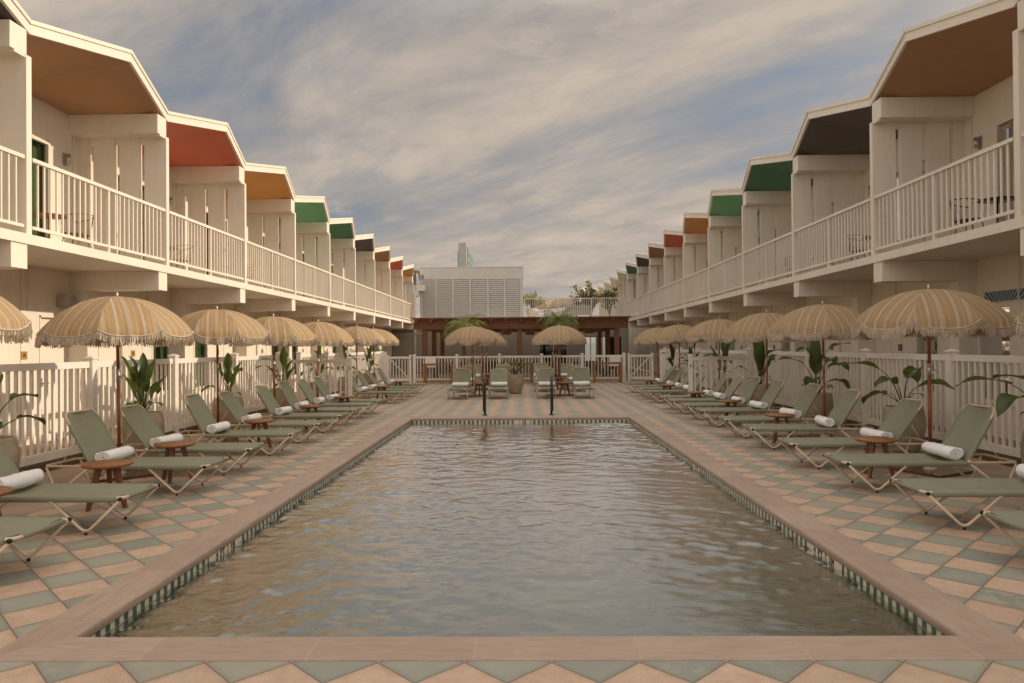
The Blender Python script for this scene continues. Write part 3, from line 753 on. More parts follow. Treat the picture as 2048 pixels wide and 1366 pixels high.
# ------------------------------------------------------------------ sun loungers
def make_lounger(dang=0.0, sag=0.0):
    t = thing('sun_lounger', 'x', 'lounger')
    hw = .275; zr = .312
    b = MB()
    loop = fillet([(.9, -hw, zr), (.012, -hw, zr), (.012, hw, zr), (1.80, hw, zr), (1.80, -hw, zr), (.9, -hw, zr)], .07, 6); b.tube(loop[:-1], .0135, 9, True); b.build('frame', M['frame'], t)
    for y in (-hw, hw):
        yo = y + math.copysign(.006, y)
        b = MB(); b.tube(fillet([(.03, yo, zr - .01), (.335, yo, .014), (.66, yo, zr - .012)], .07, 6), .0125, 9); l = b.build('leg', M['frame'], t)
        b = MB(); b.tube([(.335, yo, .0), (.335, yo, .02)], .012, 8); b.build('foot_plug', M['plug'], l)
        b = MB(); b.tube(fillet([(1.775, yo, zr - .01), (1.655, yo, .014), (1.30, yo, zr - .012)], .07, 6), .0125, 9); l = b.build('leg', M['frame'], t)
        b = MB(); b.tube([(1.655, yo, .0), (1.655, yo, .02)], .012, 8); b.build('foot_plug', M['plug'], l)
        b = MB(); b.tube([(.03, y + math.copysign(.010, y), zr - .006), (.03, y + math.copysign(.026, y), zr - .006)], .0165, 10); b.build('end_plug', M['plug'], t)
        b = MB(); b.tube([(1.285 + .631 * .5 * math.cos(math.atan2(.535, .335) + dang), y * .93, zr + .02 + .631 * .5 * math.sin(math.atan2(.535, .335) + dang)), (1.63, y * .98, zr)], .0055, 6); b.build('support_strut', M['frame'], t)
        b = MB(); b.tube([(1.285, y * 1.02, zr + .012), (1.285, y * 1.15, zr + .012)], .019, 10); b.build('hinge', M['frame'], t)
    def sheet(path, wid, name, wrap=.03):
        b = MB(); n = len(path); sec = []
        for i in range(n):
            x, z = path[i]; a = path[max(i - 1, 0)]; c = path[min(i + 1, n - 1)]
            dx, dz = c[0] - a[0], c[1] - a[1]; l = math.hypot(dx, dz); nx, nz = -dz / l, dx / l
            w = wid[i]; row = []
            prof = [(-w + .006, -wrap), (-w - .010, -wrap * .75), (-w - .014, -.004), (-w, .010), (-w * .75, .004 - sag * .3), (-w * .4, -.006 - sag * .8), (0, -.010 - sag), (w * .4, -.006 - sag * .8), (w * .75, .004 - sag * .3), (w, .010), (w + .014, -.004), (w + .010, -wrap * .75), (w - .006, -wrap)]
            for y, o in prof: row.append((x + nx * (o + .006), y, z + nz * (o + .006)))
            sec.append(row)
        m = len(sec[0]); V = [p for r_ in sec for p in r_]
        F = [(i * m + j, (i + 1) * m + j, (i + 1) * m + j + 1, i * m + j + 1) for i in range(n - 1) for j in range(m - 1)]
        b.idx(V, F, 0, True)
        for q in (sec[0], sec[-1]): b.idx(q, [tuple(range(len(q)))], 0, False)
        # underside closes the sleeve
        for i in range(n - 1):
            A, B_ = sec[i], sec[i + 1]; b.idx([A[0], B_[0], B_[-1], A[-1]], [(0, 3, 2, 1)], 0, True)
        return b.build(name, M['sling'], t)
    seat = [(.07 + 1.20 * k / 12, zr) for k in range(13)]
    sheet(seat, [hw + .008] * 13, 'seat', .044)
    b = MB(); b.tube([(.012, -hw + .07, zr), (.012, hw - .07, zr)], .019, 10); b.build('foot_sleeve', M['sling'], t)
    an_ = math.atan2(.535, .335) + dang; bx_, bz_ = .631 * math.cos(an_), .631 * math.sin(an_)
    back = [(1.285 + bx_ * k / 10, zr + .02 + bz_ * k / 10) for k in range(11)]
    wid = [hw - .004] * 8 + [hw - .016, hw - .042, hw - .085]
    sheet(back, wid, 'backrest', .034)
    b = MB(); p0 = (1.29, -hw + .012, zr + .02); tp = (1.285 + bx_ * 1.0, zr + .02 + bz_ * 1.0); 
    b.tube(fillet([p0, (tp[0], -hw + .012, tp[1]), (tp[0], hw - .012, tp[1]), (1.29, hw - .012, zr + .02)], .10, 7), .0125, 9); b.build('back_frame', M['frame'], t)
    return t
def make_towel(seed=3):
    b = MB(); nseg = 16; rr = random.Random(seed); L = rr.uniform(.245, .285); sq = rr.uniform(.84, .95); fl = rr.uniform(-.5, .5)
    pts = []; turns = 3.1; n = 84
    for i in range(n + 1):
        u = i / n; a = u * turns * 2 * PI; pts.append((.010 + .066 * u, a))
    th = .0085
    outer = [((r + th) * math.cos(a), (r + th) * math.sin(a)) for r, a in pts]; inner = [((r - th) * math.cos(a), (r - th) * math.sin(a)) for r, a in pts]
    ring_ = outer + inner[::-1]; m = len(ring_); V = []
    for k in range(nseg + 1):
        u = k / nseg; y = -L + 2 * L * u; e = 1 - .07 * (2 * u - 1) ** 6
        ox, oz = .009 * math.sin(u * 5 + seed), .0; e *= 1 + .045 * math.sin(u * 11 + seed * 2)
        for x, z in ring_:
            a_ = math.atan2(z, x); j = 1 + .018 * math.sin(y * 50 + a_ * 3 + seed) + .03 * math.sin(a_ * 2 + fl * 4 + u * 3)
            V.append((x * e * j * (1.98 - sq) + ox, y + .010 * fl * math.sin(a_ + 1) + rr.uniform(-.0025, .0025), z * e * j * sq + .084 * sq))
    F = [(k * m + i, k * m + (i + 1) % m, (k + 1) * m + (i + 1) % m, (k + 1) * m + i) for k in range(nseg) for i in range(m)]
    for k in (0, nseg):
        for i in range(n): 
            q = (k * m + i, k * m + i + 1, k * m + m - 2 - i, k * m + m - 1 - i); F.append(q if k else q[::-1])
    b.idx(V, F, 0, True)
    return b.build('rolled_towel', M['towel'])
LPS = [make_lounger(0, .0), make_lounger(-.07, .008), make_lounger(.045, .014)]; TPS = [make_towel(q) for q in (3, 8, 14, 21)]
usedL = set(); usedT = set(); nth = [0]
def place_lounger(x, y, rz, label, tlabel, group, tgroup):
    nth[0] += 1; LP = LPS[(nth[0] * 7 // 4) % 3] if nth[0] > 3 else LPS[nth[0] - 1]; TP = TPS[(nth[0] * 5 // 3) % 4] if nth[0] > 4 else TPS[nth[0] - 1]
    rz += random.uniform(-.04, .04); x += random.uniform(-.03, .03)
    if LP.name not in usedL:
        LP.location = (x, y, 0); LP.rotation_euler = (0, 0, rz); tag(LP, label, None, group); o = LP; usedL.add(LP.name)
    else: o = dup(LP, (x, y, 0), rz, label, group)
    if TP.name not in usedT: tw = TP; usedT.add(TP.name)
    else: tw = TP.copy(); COL.objects.link(tw)
    d = Matrix.Rotation(rz, 3, 'Z') @ Vector((1.175 + random.uniform(-.02, .015), random.uniform(-.03, .03), .327))
    tw.location = (x + d.x, y + d.y, d.z); tw.rotation_euler = (0, 0, rz + random.uniform(-.12, .12)); tag(tw, tlabel, 'towel', tgroup)
Llo = [4.91, 6.19, 7.78, 9.0, 10.50, 11.82, 13.22, 14.45, 15.76, 16.82, 19.95, 21.15, 22.55, 24.1]
Rlo = [5.0, 6.26, 7.76, 9.17, 10.84, 12.13, 13.78, 15.05, 16.37, 17.46, 19.55, 20.9, 22.1, 23.75]
for i, y in enumerate(Llo): place_lounger(-3.36, y, PI, 'sage green sling lounger, %s from the camera in the left poolside row' % ORD[i + 1], 'rolled white towel on %s lounger from the camera in left row' % ORD[i + 1], 'sage sling loungers round the pool', 'rolled white towels on loungers')
for i, y in enumerate(Rlo): place_lounger(3.37, y, 0, 'sage green sling lounger, %s from the camera in the right poolside row' % ORD[i + 1], 'rolled white towel on %s lounger from the camera in right row' % ORD[i + 1], 'sage sling loungers round the pool', 'rolled white towels on loungers')
cx = [-2.0, -.73, .70, 1.84]
cn = ['leftmost', 'second from left', 'third from left', 'rightmost']; rn = ['front', 'middle', 'back']
for r_, (yy) in enumerate((20.95, 24.2, 27.6)):
    for c_, x in enumerate(cx):
        place_lounger(x, yy, PI / 2, 'sage green sling lounger facing the pool, %s in the %s row beyond it' % (cn[c_], rn[r_]), 'rolled white towel on %s lounger of the %s row beyond the pool' % (cn[c_], rn[r_]), 'sage sling loungers round the pool', 'rolled white towels on loungers')

# ------------------------------------------------------------------ side tables
def make_table():
    t = thing('side_table', 'x', 'table')
    b = MB(); b.lathe([(0, .412), (.205, .412), (.228, .424), (.232, .436), (.228, .447), (0, .449)], 36); b.build('tabletop', M['teak'], t)
    for k in range(3):
        a = 2 * PI * k / 3 + .5; b = MB()
        c0, c1 = Vector((.085 * math.cos(a), .085 * math.sin(a), .41)), Vector((.185 * math.cos(a), .185 * math.sin(a), 0))
        u = Vector((math.cos(a), math.sin(a), 0)); w = Vector((-math.sin(a), math.cos(a), 0))
        V = []
        for c, ra, wb in ((c0, .030, .024), (c1, .018, .017)):
            for i, j in ((-1, -1), (1, -1), (1, 1), (-1, 1)): V.append(c + u * ra * i + w * wb * j)
        b.idx(V, [(3, 2, 1, 0), (4, 5, 6, 7), (0, 1, 5, 4), (1, 2, 6, 5), (2, 3, 7, 6), (3, 0, 4, 7)]); b.build('leg', M['teakleg'], t)
    b = MB(); b.tube([(.1 * math.cos(.5), .1 * math.sin(.5), .395), (0, 0, .395)], .014, 6); 
    for k in (1, 2): a = 2 * PI * k / 3 + .5; b.tube([(.1 * math.cos(a), .1 * math.sin(a), .395), (0, 0, .395)], .014, 6)
    b.build('apron', M['teakleg'], t)
    return t
tb = make_table(); first = True
tabs = [(-4.33, 5.55, 'left'), (-4.12, 6.95, 'left'), (-4.15, 8.36, 'left'), (-4.13, 11.0, 'left'), (-4.15, 13.75, 'left'), (-4.13, 16.22, 'left'), (-4.1, 20.5, 'left'), (-4.1, 23.3, 'left'),
        (4.16, 8.42, 'right'), (4.12, 11.4, 'right'), (4.18, 14.35, 'right'), (4.12, 16.95, 'right'), (4.1, 20.2, 'right'), (4.1, 22.9, 'right'),
        (-1.36, 22.0, 'c'), (1.30, 22.0, 'c'), (-1.36, 25.3, 'd'), (1.3, 25.3, 'd'), (1.3, 28.7, 'e'), (-1.36, 28.7, 'e')]
cnt = {}
for x, y, sd_ in tabs:
    cnt[sd_] = cnt.get(sd_, 0) + 1
    if sd_ in ('left', 'right'): lb = 'round teak side table, %s from the camera in the %s lounger row' % (ORD[cnt[sd_]], sd_)
    else: lb = 'round teak side table between the %s loungers of the %s row beyond the pool' % ('left' if x < 0 else 'right', {'c': 'front', 'd': 'middle', 'e': 'back'}[sd_])
    if first: tb.location = (x, y, 0); tb.rotation_euler = (0, 0, .4); tag(tb, lb, None, 'round teak side tables by the loungers'); first = False
    else: dup(tb, (x, y, 0), random.uniform(0, 2), lb, 'round teak side tables by the loungers')

# ------------------------------------------------------------------ umbrellas
def make_umbrella(seed=11, h=.42, hang=.088):
    t = thing('beach_umbrella', 'x', 'umbrella')
    NG, NU, NT = 8, 18, 14; Rm, top, A = .862, 2.225, R(62)
    rr = random.Random(seed)
    b = MB(); hem = []
    for g_ in range(NG):
        th0 = 2 * PI * g_ / NG; V = []; UV = []
        wr = [rr.uniform(-1, 1) for _ in range(4)]
        for i in range(NT + 3):
            tt = min(i / NT, 1); ex = max(0, i - NT) / 2
            a = A * tt; rb = Rm * math.sin(a) / math.sin(A); z = top - h * (1 - math.cos(a)) / (1 - math.cos(A))
            for j in range(NU + 1):
                u = j / NU - .5; ph = u * 2 * PI / NG
                ch = math.cos(PI / NG) / math.cos(ph); q = 1 - (2 * u) ** 2
                r_ = rb * (ch * .75 + .25) - .006 * q * math.sin(tt * PI) 
                zz = z - .010 * q * math.sin(tt * PI)
                if ex > 0:
                    dr = hang * (1 - abs(2 * u) ** 3.2); zz -= ex * dr; r_ += ex * dr * .16 + ex * .012 * math.sin(j * 1.25 + wr[0] * 3) * q
                else: r_ += .009 * tt ** 6 * math.sin(j * 1.25 + wr[0] * 3) * q; zz += .006 * tt ** 4 * math.sin(j * .9 + wr[1] * 4) * q
                V.append((r_ * math.cos(th0 + ph), r_ * math.sin(th0 + ph), zz)); UV.append((r_ * math.tan(ph) + .285 * .5 * (g_ % 2) * .3, tt + ex * .1))
        m = NU + 1
        F = [(i * m + j, (i + 1) * m + j, (i + 1) * m + j + 1, i * m + j + 1) for i in range(NT + 2) for j in range(NU)]
        b.idx(V, F, 0, True, UV)
        hem.append(V[-m:])
    b.build('canopy', M['canvas'], t)
    f = MB()
    for e in hem:
        P = [Vector(p) for p in e]
        for i in range(len(P) - 1):
            A_, B_ = P[i], P[i + 1]; dz = Vector((0, 0, -.042)); up_ = Vector((0, 0, .01))
            f.idx([A_ * 1.004 + up_, B_ * 1.004 + up_, B_ * 1.004 + dz, A_ * 1.004 + dz], [(0, 1, 2, 3)], 0, True)
        for lay in range(2):
            n = 46
            for k in range(n):
                u = (k + rr.random() * .6) / n * (len(P) - 1); i = min(int(u), len(P) - 2); p = P[i].lerp(P[i + 1], u - i)
                d = Vector((p.x, p.y, 0)).normalized(); tn = Vector((-d.y, d.x, 0))
                L = rr.uniform(.085, .118); w = rr.uniform(.0045, .0075); p = p + d * (.004 - .010 * lay) + Vector((0, 0, .012))
                sw = tn * rr.uniform(-.014, .014) + d * rr.uniform(-.010, .016)
                V = []
                for zq, ww, sq in ((0, w, 0), (-.6 * L, w * 1.05, .5), (-L, w * .8, 1)):
                    for a in (0, 2.09, 4.19): V.append(p + sw * sq + Vector((0, 0, zq)) + tn * ww * math.cos(a) + d * ww * math.sin(a))
                f.idx(V, [(q * 3 + i, q * 3 + (i + 1) % 3, q * 3 + 3 + (i + 1) % 3, q * 3 + 3 + i) for q in range(2) for i in range(3)] + [(8, 7, 6)])
        f.tube([p + Vector((p.x, p.y, 0)).normalized() * .004 + Vector((0, 0, .008)) for p in P], .0085, 5, False, 0, False)
    f.build('fringe', M['rope'], t)
    b = MB(); b.tube([(0, 0, .30), (0, 0, 1.18)], .0205, 12); b.tube([(0, 0, 1.30), (0, 0, 2.20)], .019, 12); b.build('pole', M['pole'], t)
    b = MB(); b.tube([(0, 0, 1.16), (0, 0, 1.32)], .0235, 12); b.tube([(.0, -.02, 1.245), (.055, -.045, 1.235), (.06, -.075, 1.21)], .007, 6); b.tube([(0, -.03, 1.25), (0, -.05, 1.25)], .022, 10); p = b.build('crank', M['steel'], t)
    b = MB(); b.tube([(0, 0, 2.20), (0, 0, 2.245), (0, 0, 2.282)], [.017, .016, .010], 10); b.build('finial', M['steel'], t)
    b = MB()
    for g_ in range(NG):
        a = 2 * PI * (g_ + .5) / NG; pts = []
        for i in range(9):
            q = A * i / 8; pts.append((Rm * .992 * math.sin(q) / math.sin(A) * math.cos(a), Rm * .992 * math.sin(q) / math.sin(A) * math.sin(a), top - .012 - h * (1 - math.cos(q)) / (1 - math.cos(A))))
        b.tube(pts, .004, 5); b.tube([(.02 * math.cos(a), .02 * math.sin(a), 1.80), (.42 * math.cos(a), .42 * math.sin(a), 2.10)], .0035, 5)
    b.tube([(0, 0, 1.77), (0, 0, 1.83)], .028, 10); b.build('rib_frame', M['steel'], t)
    b = MB(); b.tube([(0, 0, .03), (0, 0, .31)], .028, 12); b.lathe([(0, .062), (.06, .062), (.075, .05), (.08, .03)], 20); b.build('base_sleeve', M['sleeve'], t)
    b = MB(); b.box(-.32, .32, -.32, .32, 0, .032); b.build('base_plate', M['plate'], t)
    return t
UM = [make_umbrella(), make_umbrella(23, .45, .075), make_umbrella(37, .40, .098)]; um = UM[0]; usedU = set(); nU = 0
ums = [(-4.98, 5.62, 'left'), (-5.0, 8.68, 'left'), (-5.08, 11.70, 'left'), (-5.1, 14.45, 'left'), (-5.1, 17.5, 'left'), (-5.1, 21.6, 'left'), (-5.1, 24.2, 'left'),
       (4.98, 5.72, 'right'), (4.96, 8.70, 'right'), (5.0, 11.8, 'right'), (5.03, 14.65, 'right'), (5.0, 18.1, 'right'), (5.0, 22.55, 'right'), (4.95, 25.8, 'right'),
       (-1.60, 22.55, 'c'), (1.19, 22.55, 'c'), (-1.5, 25.9, 'd'), (1.22, 26.0, 'd'), (1.22, 29.4, 'e'), (-1.5, 29.4, 'e')]
cnt = {}
for x, y, sd_ in ums:
    cnt[sd_] = cnt.get(sd_, 0) + 1
    if sd_ in ('left', 'right'): lb = 'ochre striped umbrella with cream fringe, %s from the camera along %s fence' % (ORD[cnt[sd_]], sd_)
    else: lb = 'ochre striped fringed umbrella over the %s of the %s lounger row beyond pool' % ('left' if x < 0 else 'right', {'c': 'front', 'd': 'middle', 'e': 'back'}[sd_])
    rz = random.uniform(0, .785)
    lean = (random.uniform(-.013, .013), random.uniform(-.013, .013), rz)
    uv_ = UM[nU % 3]; nU += 1
    if uv_.name not in usedU: um_ = uv_; usedU.add(uv_.name); um_.location = (x, y, 0); um_.rotation_euler = lean; tag(um_, lb, None, 'ochre striped fringed umbrellas')
    else: dup(uv_, (x, y, 0), rz, lb, 'ochre striped fringed umbrellas').rotation_euler = lean

# ------------------------------------------------------------------ pots and plants
def make_pot():
    t = thing('planter_pot', 'x', 'planter')
    pr = [(0, 0), (.165, 0), (.185, .02)]
    for k in range(1, 15):
        u = k / 14; r_ = .19 + .098 * math.sin(min(1, u * 1.25) * PI / 2) - .035 * max(0, u - .6) / .4
        pr += [(r_ + .0028 * (k % 2), .02 + .62 * u)]
    pr += [(.252, .655), (.225, .655), (.222, .60)]
    b = MB(); b.lathe(pr, 40); b.build('pot', M['pot'], t)
    b = MB(); b.lathe([(.223, .60), (.1, .607), (0, .61)], 30); b.build('soil', M['soil'], t)
    return t
def blade(mb, base, d, L, W, droop, fold=.35, side=None):
    # a paddle leaf along direction d, drooping under gravity
    d = d.normalized(); n = 10; P = []; p = base.copy(); t = d.copy()
    for i in range(n + 1):
        P.append((p.copy(), t.copy())); p = p + t * (L / n); t = (t + Vector((0, 0, -droop / n))).normalized()
    V = []; 
    for i, (p, t) in enumerate(P):
        u = i / n; w = W * (math.sin(PI * min(1, u * .94 + .04)) ** .75) * (1 - .25 * u)
        if i == n: w = .002
        s = t.cross(Vector((0, 0, 1)))
        if s.length < .2: s = side or Vector((1, 0, 0))
        s.normalize(); nn = s.cross(t); wv = .08 * W * math.sin(u * 9 + L * 40)
        for k in (-1, -.5, 0, .5, 1): V.append(p + s * (w * k * .5) * (1 - .1 * abs(k)) + nn * (abs(k) * w * fold * .5 + wv * abs(k)))
    F = [(i * 5 + j, i * 5 + j + 1, (i + 1) * 5 + j + 1, (i + 1) * 5 + j) for i in range(n) for j in range(4)]
    mb.idx(V, F, 0, True)
def plant(x, y, zb, label, seed, n=8, hgt=.62, spread=.5, big=1.0, upright=.5, group='bird of paradise plants in pots'):
    r_ = random.Random(seed)
    t = thing('bird_of_paradise', label, 'plant', (x, y, zb), r_.uniform(0, 6), group)
    st = MB(); lf = MB()
    for i in range(n):
        az = 2.4 * i + r_.uniform(-.5, .5); up_ = r_.random() < upright
        q = (i + .5) / n; hh = hgt * (1.15 - .8 * q + r_.uniform(-.1, .1)); sp = spread * ((.12 + .25 * r_.random()) if up_ else (.35 + .5 * r_.random()))
        e = Vector((math.cos(az) * sp * .75, math.sin(az) * sp * .75, hh)); b0 = Vector((math.cos(az) * .02, math.sin(az) * .02, 0))
        c = Vector((math.cos(az) * sp * .2, math.sin(az) * sp * .2, hh * .7))
        pts = [b0 * (1 - k / 7) ** 2 + c * 2 * (k / 7) * (1 - k / 7) + e * (k / 7) ** 2 for k in range(8)]
        st.tube(pts, [.011 - .006 * k / 7 for k in range(8)], 6)
        d = (pts[-1] - pts[-2]).normalized()
        if up_: blade(lf, e, d + Vector((0, 0, .6)), r_.uniform(.32, .46) * big, r_.uniform(.15, .21) * big, r_.uniform(.1, .5), .5, Vector((math.sin(az), -math.cos(az), 0)))
        else: blade(lf, e, d * .8 + Vector((math.cos(az), math.sin(az), .05)) * .6, r_.uniform(.26, .4) * big, r_.uniform(.14, .21) * big, r_.uniform(.8, 1.7), .3)
    for i in range(n // 2):
        az = r_.uniform(0, 6.28); e = Vector((math.cos(az) * .12, math.sin(az) * .12, .12 + .1 * r_.random()))
        st.tube([(0, 0, 0), e], .005, 5); blade(lf, e, Vector((math.cos(az), math.sin(az), .5)), .2, .09, 1.6, .25)
    st.build('stem', M['stem'], t); lf.build('foliage', M['leaf'], t)
pot = make_pot(); first = True
pots = [(-5.56, 7.25, 'left'), (-5.5, 10.15, 'left'), (-5.5, 13.1, 'left'), (-5.5, 16.05, 'left'), (-5.5, 18.9, 'left'), (-5.55, 22.2, 'left'), (-5.5, 25.2, 'left'),
        (5.45, 7.35, 'right'), (5.5, 10.3, 'right'), (5.5, 13.3, 'right'), (5.5, 16.5, 'right'), (5.5, 19.4, 'right'), (5.5, 23.0, 'right'), (5.5, 26.0, 'right'), (-.25, 23.55, 'c')]
cnt = {}
KW = {('left', 1): dict(upright=.6, hgt=.5, big=1.1, n=9), ('left', 2): dict(upright=.85, hgt=.46, big=1.15, n=10, spread=.45), ('left', 3): dict(upright=.8, hgt=.5, n=8), ('left', 4): dict(upright=.5, hgt=.6, n=10),
      ('left', 5): dict(upright=.4, hgt=.66, n=10), ('right', 1): dict(upright=.2, hgt=.6, n=6, big=1.6, spread=.6), ('right', 2): dict(upright=.2, hgt=.56, n=6, big=1.65, spread=.5), ('right', 3): dict(upright=.5, hgt=.72, n=9, spread=.5, big=1.6),
      ('right', 4): dict(upright=.7, hgt=.66, n=9, spread=.35, big=1.45), ('right', 5): dict(upright=.45, hgt=.7, n=9, big=1.3), ('c', 1): dict(upright=.6, hgt=.34, n=12, big=.85, spread=.6)}
for i, (x, y, sd_) in enumerate(pots):
    cnt[sd_] = cnt.get(sd_, 0) + 1; k = cnt[sd_]
    w = ', %s from the camera along %s fence' % (ORD[k], sd_) if sd_ != 'c' else ' alone in the middle of the deck beyond pool'
    if first: pot.location = (x, y, 0); tag(pot, 'tall tan stoneware pot' + w, None, 'tan stoneware pots'); first = False
    else: dup(pot, (x, y, 0), random.uniform(0, 6), 'tall tan stoneware pot' + w, 'tan stoneware pots')
    plant(x, y, .605, 'bird of paradise plant in the pot' + w, 40 + i * 7, **KW.get((sd_, k), dict(n=9, hgt=.66)))

# ------------------------------------------------------------------ balcony furniture
def wire_chair(x, y, z, rz, label, mat):
    t = thing('balcony_chair', label, 'chair', (x, y, z), rz, 'chairs on the balconies')
    b = MB(); n = 22
    arc = [(.27 * math.cos(a), .27 * math.sin(a), .72 + .05 * math.cos(a)) for a in np.linspace(-2.2, 2.2, n)]
    low = [(.22 * math.cos(a), .22 * math.sin(a), .43) for a in np.linspace(-PI, PI, 25)]
    b.tube(arc, .009, 6); b.tube(low[:-1], .009, 6, True)
    for i in range(0, n, 1): a = np.linspace(-2.2, 2.2, n)[i]; b.tube([arc[i], (.22 * math.cos(a), .22 * math.sin(a), .43)], .0035, 4)
    b.build('backrest', mat, t)
    b = MB(); b.lathe([(0, .435), (.21, .44), (.215, .43), (0, .425)], 24); b.build('seat', mat, t)
    for k in range(4):
        a = PI / 4 + k * PI / 2; b = MB(); b.tube([(.17 * math.cos(a), .17 * math.sin(a), .43), (.25 * math.cos(a), .25 * math.sin(a), 0)], .008, 6); b.build('leg', mat, t)
def balcony_table(x, y, z, label, mat):
    t = thing('balcony_table', label, 'table', (x, y, z), 0, 'round tables on the balconies')
    b = MB(); b.lathe([(0, .60), (.25, .60), (.262, .612), (.25, .625), (0, .625)], 28); b.build('tabletop', mat, t)
    b = MB(); b.tube([(0, 0, 0.02), (0, 0, .6)], .016, 8); b.build('stem', mat, t)
    b = MB(); b.lathe([(0, .03), (.03, .03), (.2, .01), (.2, 0)], 24); b.build('foot', mat, t)
cols_name = {}
for s, aB, Y0, nm, zs_ in ((-1, 8.2, 9.388, 'left', 3.112), (1, 7.86, 9.029, 'right', 3.130)):
    for k in range(0, 4):
        cname = (colsL if s < 0 else colsR)[(k + 2) % 6]; cname = {'mint': 'light green', 'forest': 'dark green'}.get(cname, cname)
        mt_ = M['bench'] if s < 0 else M['blackmetal']; ad = 'brown' if s < 0 else 'black wire'
        wire_chair(s * (aB - .55), Y0 + k * BAY + 2.6, zs_, PI if s > 0 else 0, '%s chair on the %s balcony under the %s soffit' % (ad, nm, cname), mt_)
        balcony_table(s * (aB - .6), Y0 + k * BAY + 1.85, zs_, 'round %s table on the %s balcony under the %s soffit' % (ad.split()[0], nm, cname), mt_)
mb = MB(); mb.box(-.03, 0, -.5, .5, -.1, .1, 0); mb.box(-.036, -.03, -.47, .47, -.085, .085, 1)  # panel added to carry the painted reflection of the upper window glass
tag(mb.build('reflection_panel', [M['white'], M['palm_reflection']], None, (7.858, 11.6, 2.33)), 'painted palm reflection in blue and teal stripes above the window on right ground floor wall', 'panel')
mb = MB(); mb.box(0, .14, -.15, .15, -.09, .09); mb.box(.14, .16, -.13, .13, -.07, .07)
tag(mb.build('floodlight', M['steel'], None, (-8.19, 12.45, 2.44)), 'grey boxy floodlight under the second beam on left ground floor wall', 'light')
mb = MB(); mb.box(-.1, 0, -.16, .16, -.06, .06)
tag(mb.build('exit_light', M['stucco'], None, (7.85, 16.9, 2.40)), 'cream boxy emergency light on right ground floor wall above umbrella', 'light')

# ------------------------------------------------------------------ pool house, louvre screen, terrace
ph = thing('pool_house', 'low grey pool house with roof terrace behind the pergola', 'building', (0, 42.7, 0))
def PHB(mb, name, mat):
    mb.v = [(x, y - 42.7, z) for x, y, z in mb.v]; return mb.build(name, mat, ph)
mb = MB()
YF, YB = 42.7, 49.0
wx = [(1.0, 2.7), (3.75, 4.45), (4.68, 5.0), (5.25, 6.0)]
mbx = sorted([-8.3, 6.4] + [q for w in wx for q in w])
for i in range(len(mbx) - 1):
    a, b = mbx[i], mbx[i + 1]
    if (a, b) in wx: mb.box(a, b, YF, YF + .2, 2.15, 3.0); mb.box(a, b, YF, YF + .2, 0, .08)
    else: mb.box(a, b, YF, YF + .2, 0, 3.0)
mb.box(-8.3, 1.0, YB, YB + .2, 0, 3.0); mb.box(1.0, 6.4, YB, YB + .2, 2.3, 3.0); mb.box(-8.3, -8.1, YF + .2, YB, 0, 3.0); mb.box(6.2, 6.4, YF + .2, YB, 0, 3.0)
PHB(mb, 'wall', M['greywall'])
mb = MB(); mb.box(-8.3, 6.35, YF - .35, YB + 8, 3.0, 3.30); PHB(mb, 'terrace_slab', M['stucco'])
for a, b in wx:
    mb = MB(); mb.face([(a, YF + .1, .08), (b, YF + .1, .08), (b, YF + .1, 2.15), (a, YF + .1, 2.15)]); PHB(mb, 'pane', M['glass'])
    mb = MB()
    for q in (a, (a + b) / 2, b): mb.box(q - .03, q + .03, YF + .04, YF + .097, .08, 2.15)
    mb.box(a, b, YF + .045, YF + .09, 2.10, 2.148); mb.box(a, b, YF + .045, YF + .09, .082, .14); PHB(mb, 'door_frame', M['greymetal'])
for a, b in (wx[0], wx[3]):
    mb = MB(); mb.face([(a, YF + .5, .05), (b, YF + .5, .05), (b, YF + .5, 2.2), (a, YF + .5, 2.2)]); PHB(mb, 'room_backing', M['dark'])
# louvre screen
ls = thing('louvre_screen', 'tall grey louvred plant screen on the roof terrace', 'screen', (-3.1, 43.2, 3.3))
x0, x1, zt, zb, YL = -6.28, .06, 6.42, 3.31, 43.2
def LSB(mb, name, mat): mb.v = [(x + 3.1, y - 43.2, z - 3.3) for x, y, z in mb.v]; return mb.build(name, mat, ls)
mb = MB(); mb.box(x0, x1, YL, YL + .1, 5.72, zt); mb.box(x0 - .02, x1 + .02, YL - .02, YL + 3.0, zt, zt + .06); mb.box(x0, x0 + .1, YL + .1, YL + 3, zb, zt); mb.box(x1 - .1, x1, YL + .1, YL + 3, zb, zt); mb.box(x0 + .1, x1 - .1, YL + 1.2, YL + 1.3, zb, zt); LSB(mb, 'casing', M['greymetal'])
xs_ = [x0 + .12, -5.28, -4.25, -3.18, -2.1, -1.08, x1 - .14]
mb = MB()
for q in xs_: mb.box(q - .05, q + .05, YL - .012, YL + .09, zb, 5.72)
LSB(mb, 'mullion', M['greymetal'])
for i in range(6):
    mb = MB(); a, b = xs_[i] + .05, xs_[i + 1] - .05; z = zb + .05
    while z < 5.66:
        mb.idx([(a, YL, z), (b, YL, z), (b, YL + .08, z + .120), (a, YL + .08, z + .120), (a, YL + .012, z - .006), (b, YL + .012, z - .006), (b, YL + .092, z + .113), (a, YL + .092, z + .113)], [(0, 1, 2, 3), (7, 6, 5, 4), (0, 4, 5, 1), (2, 6, 7, 3)]); z += .125
    LSB(mb, 'louvre_panel', M['greymetal'])
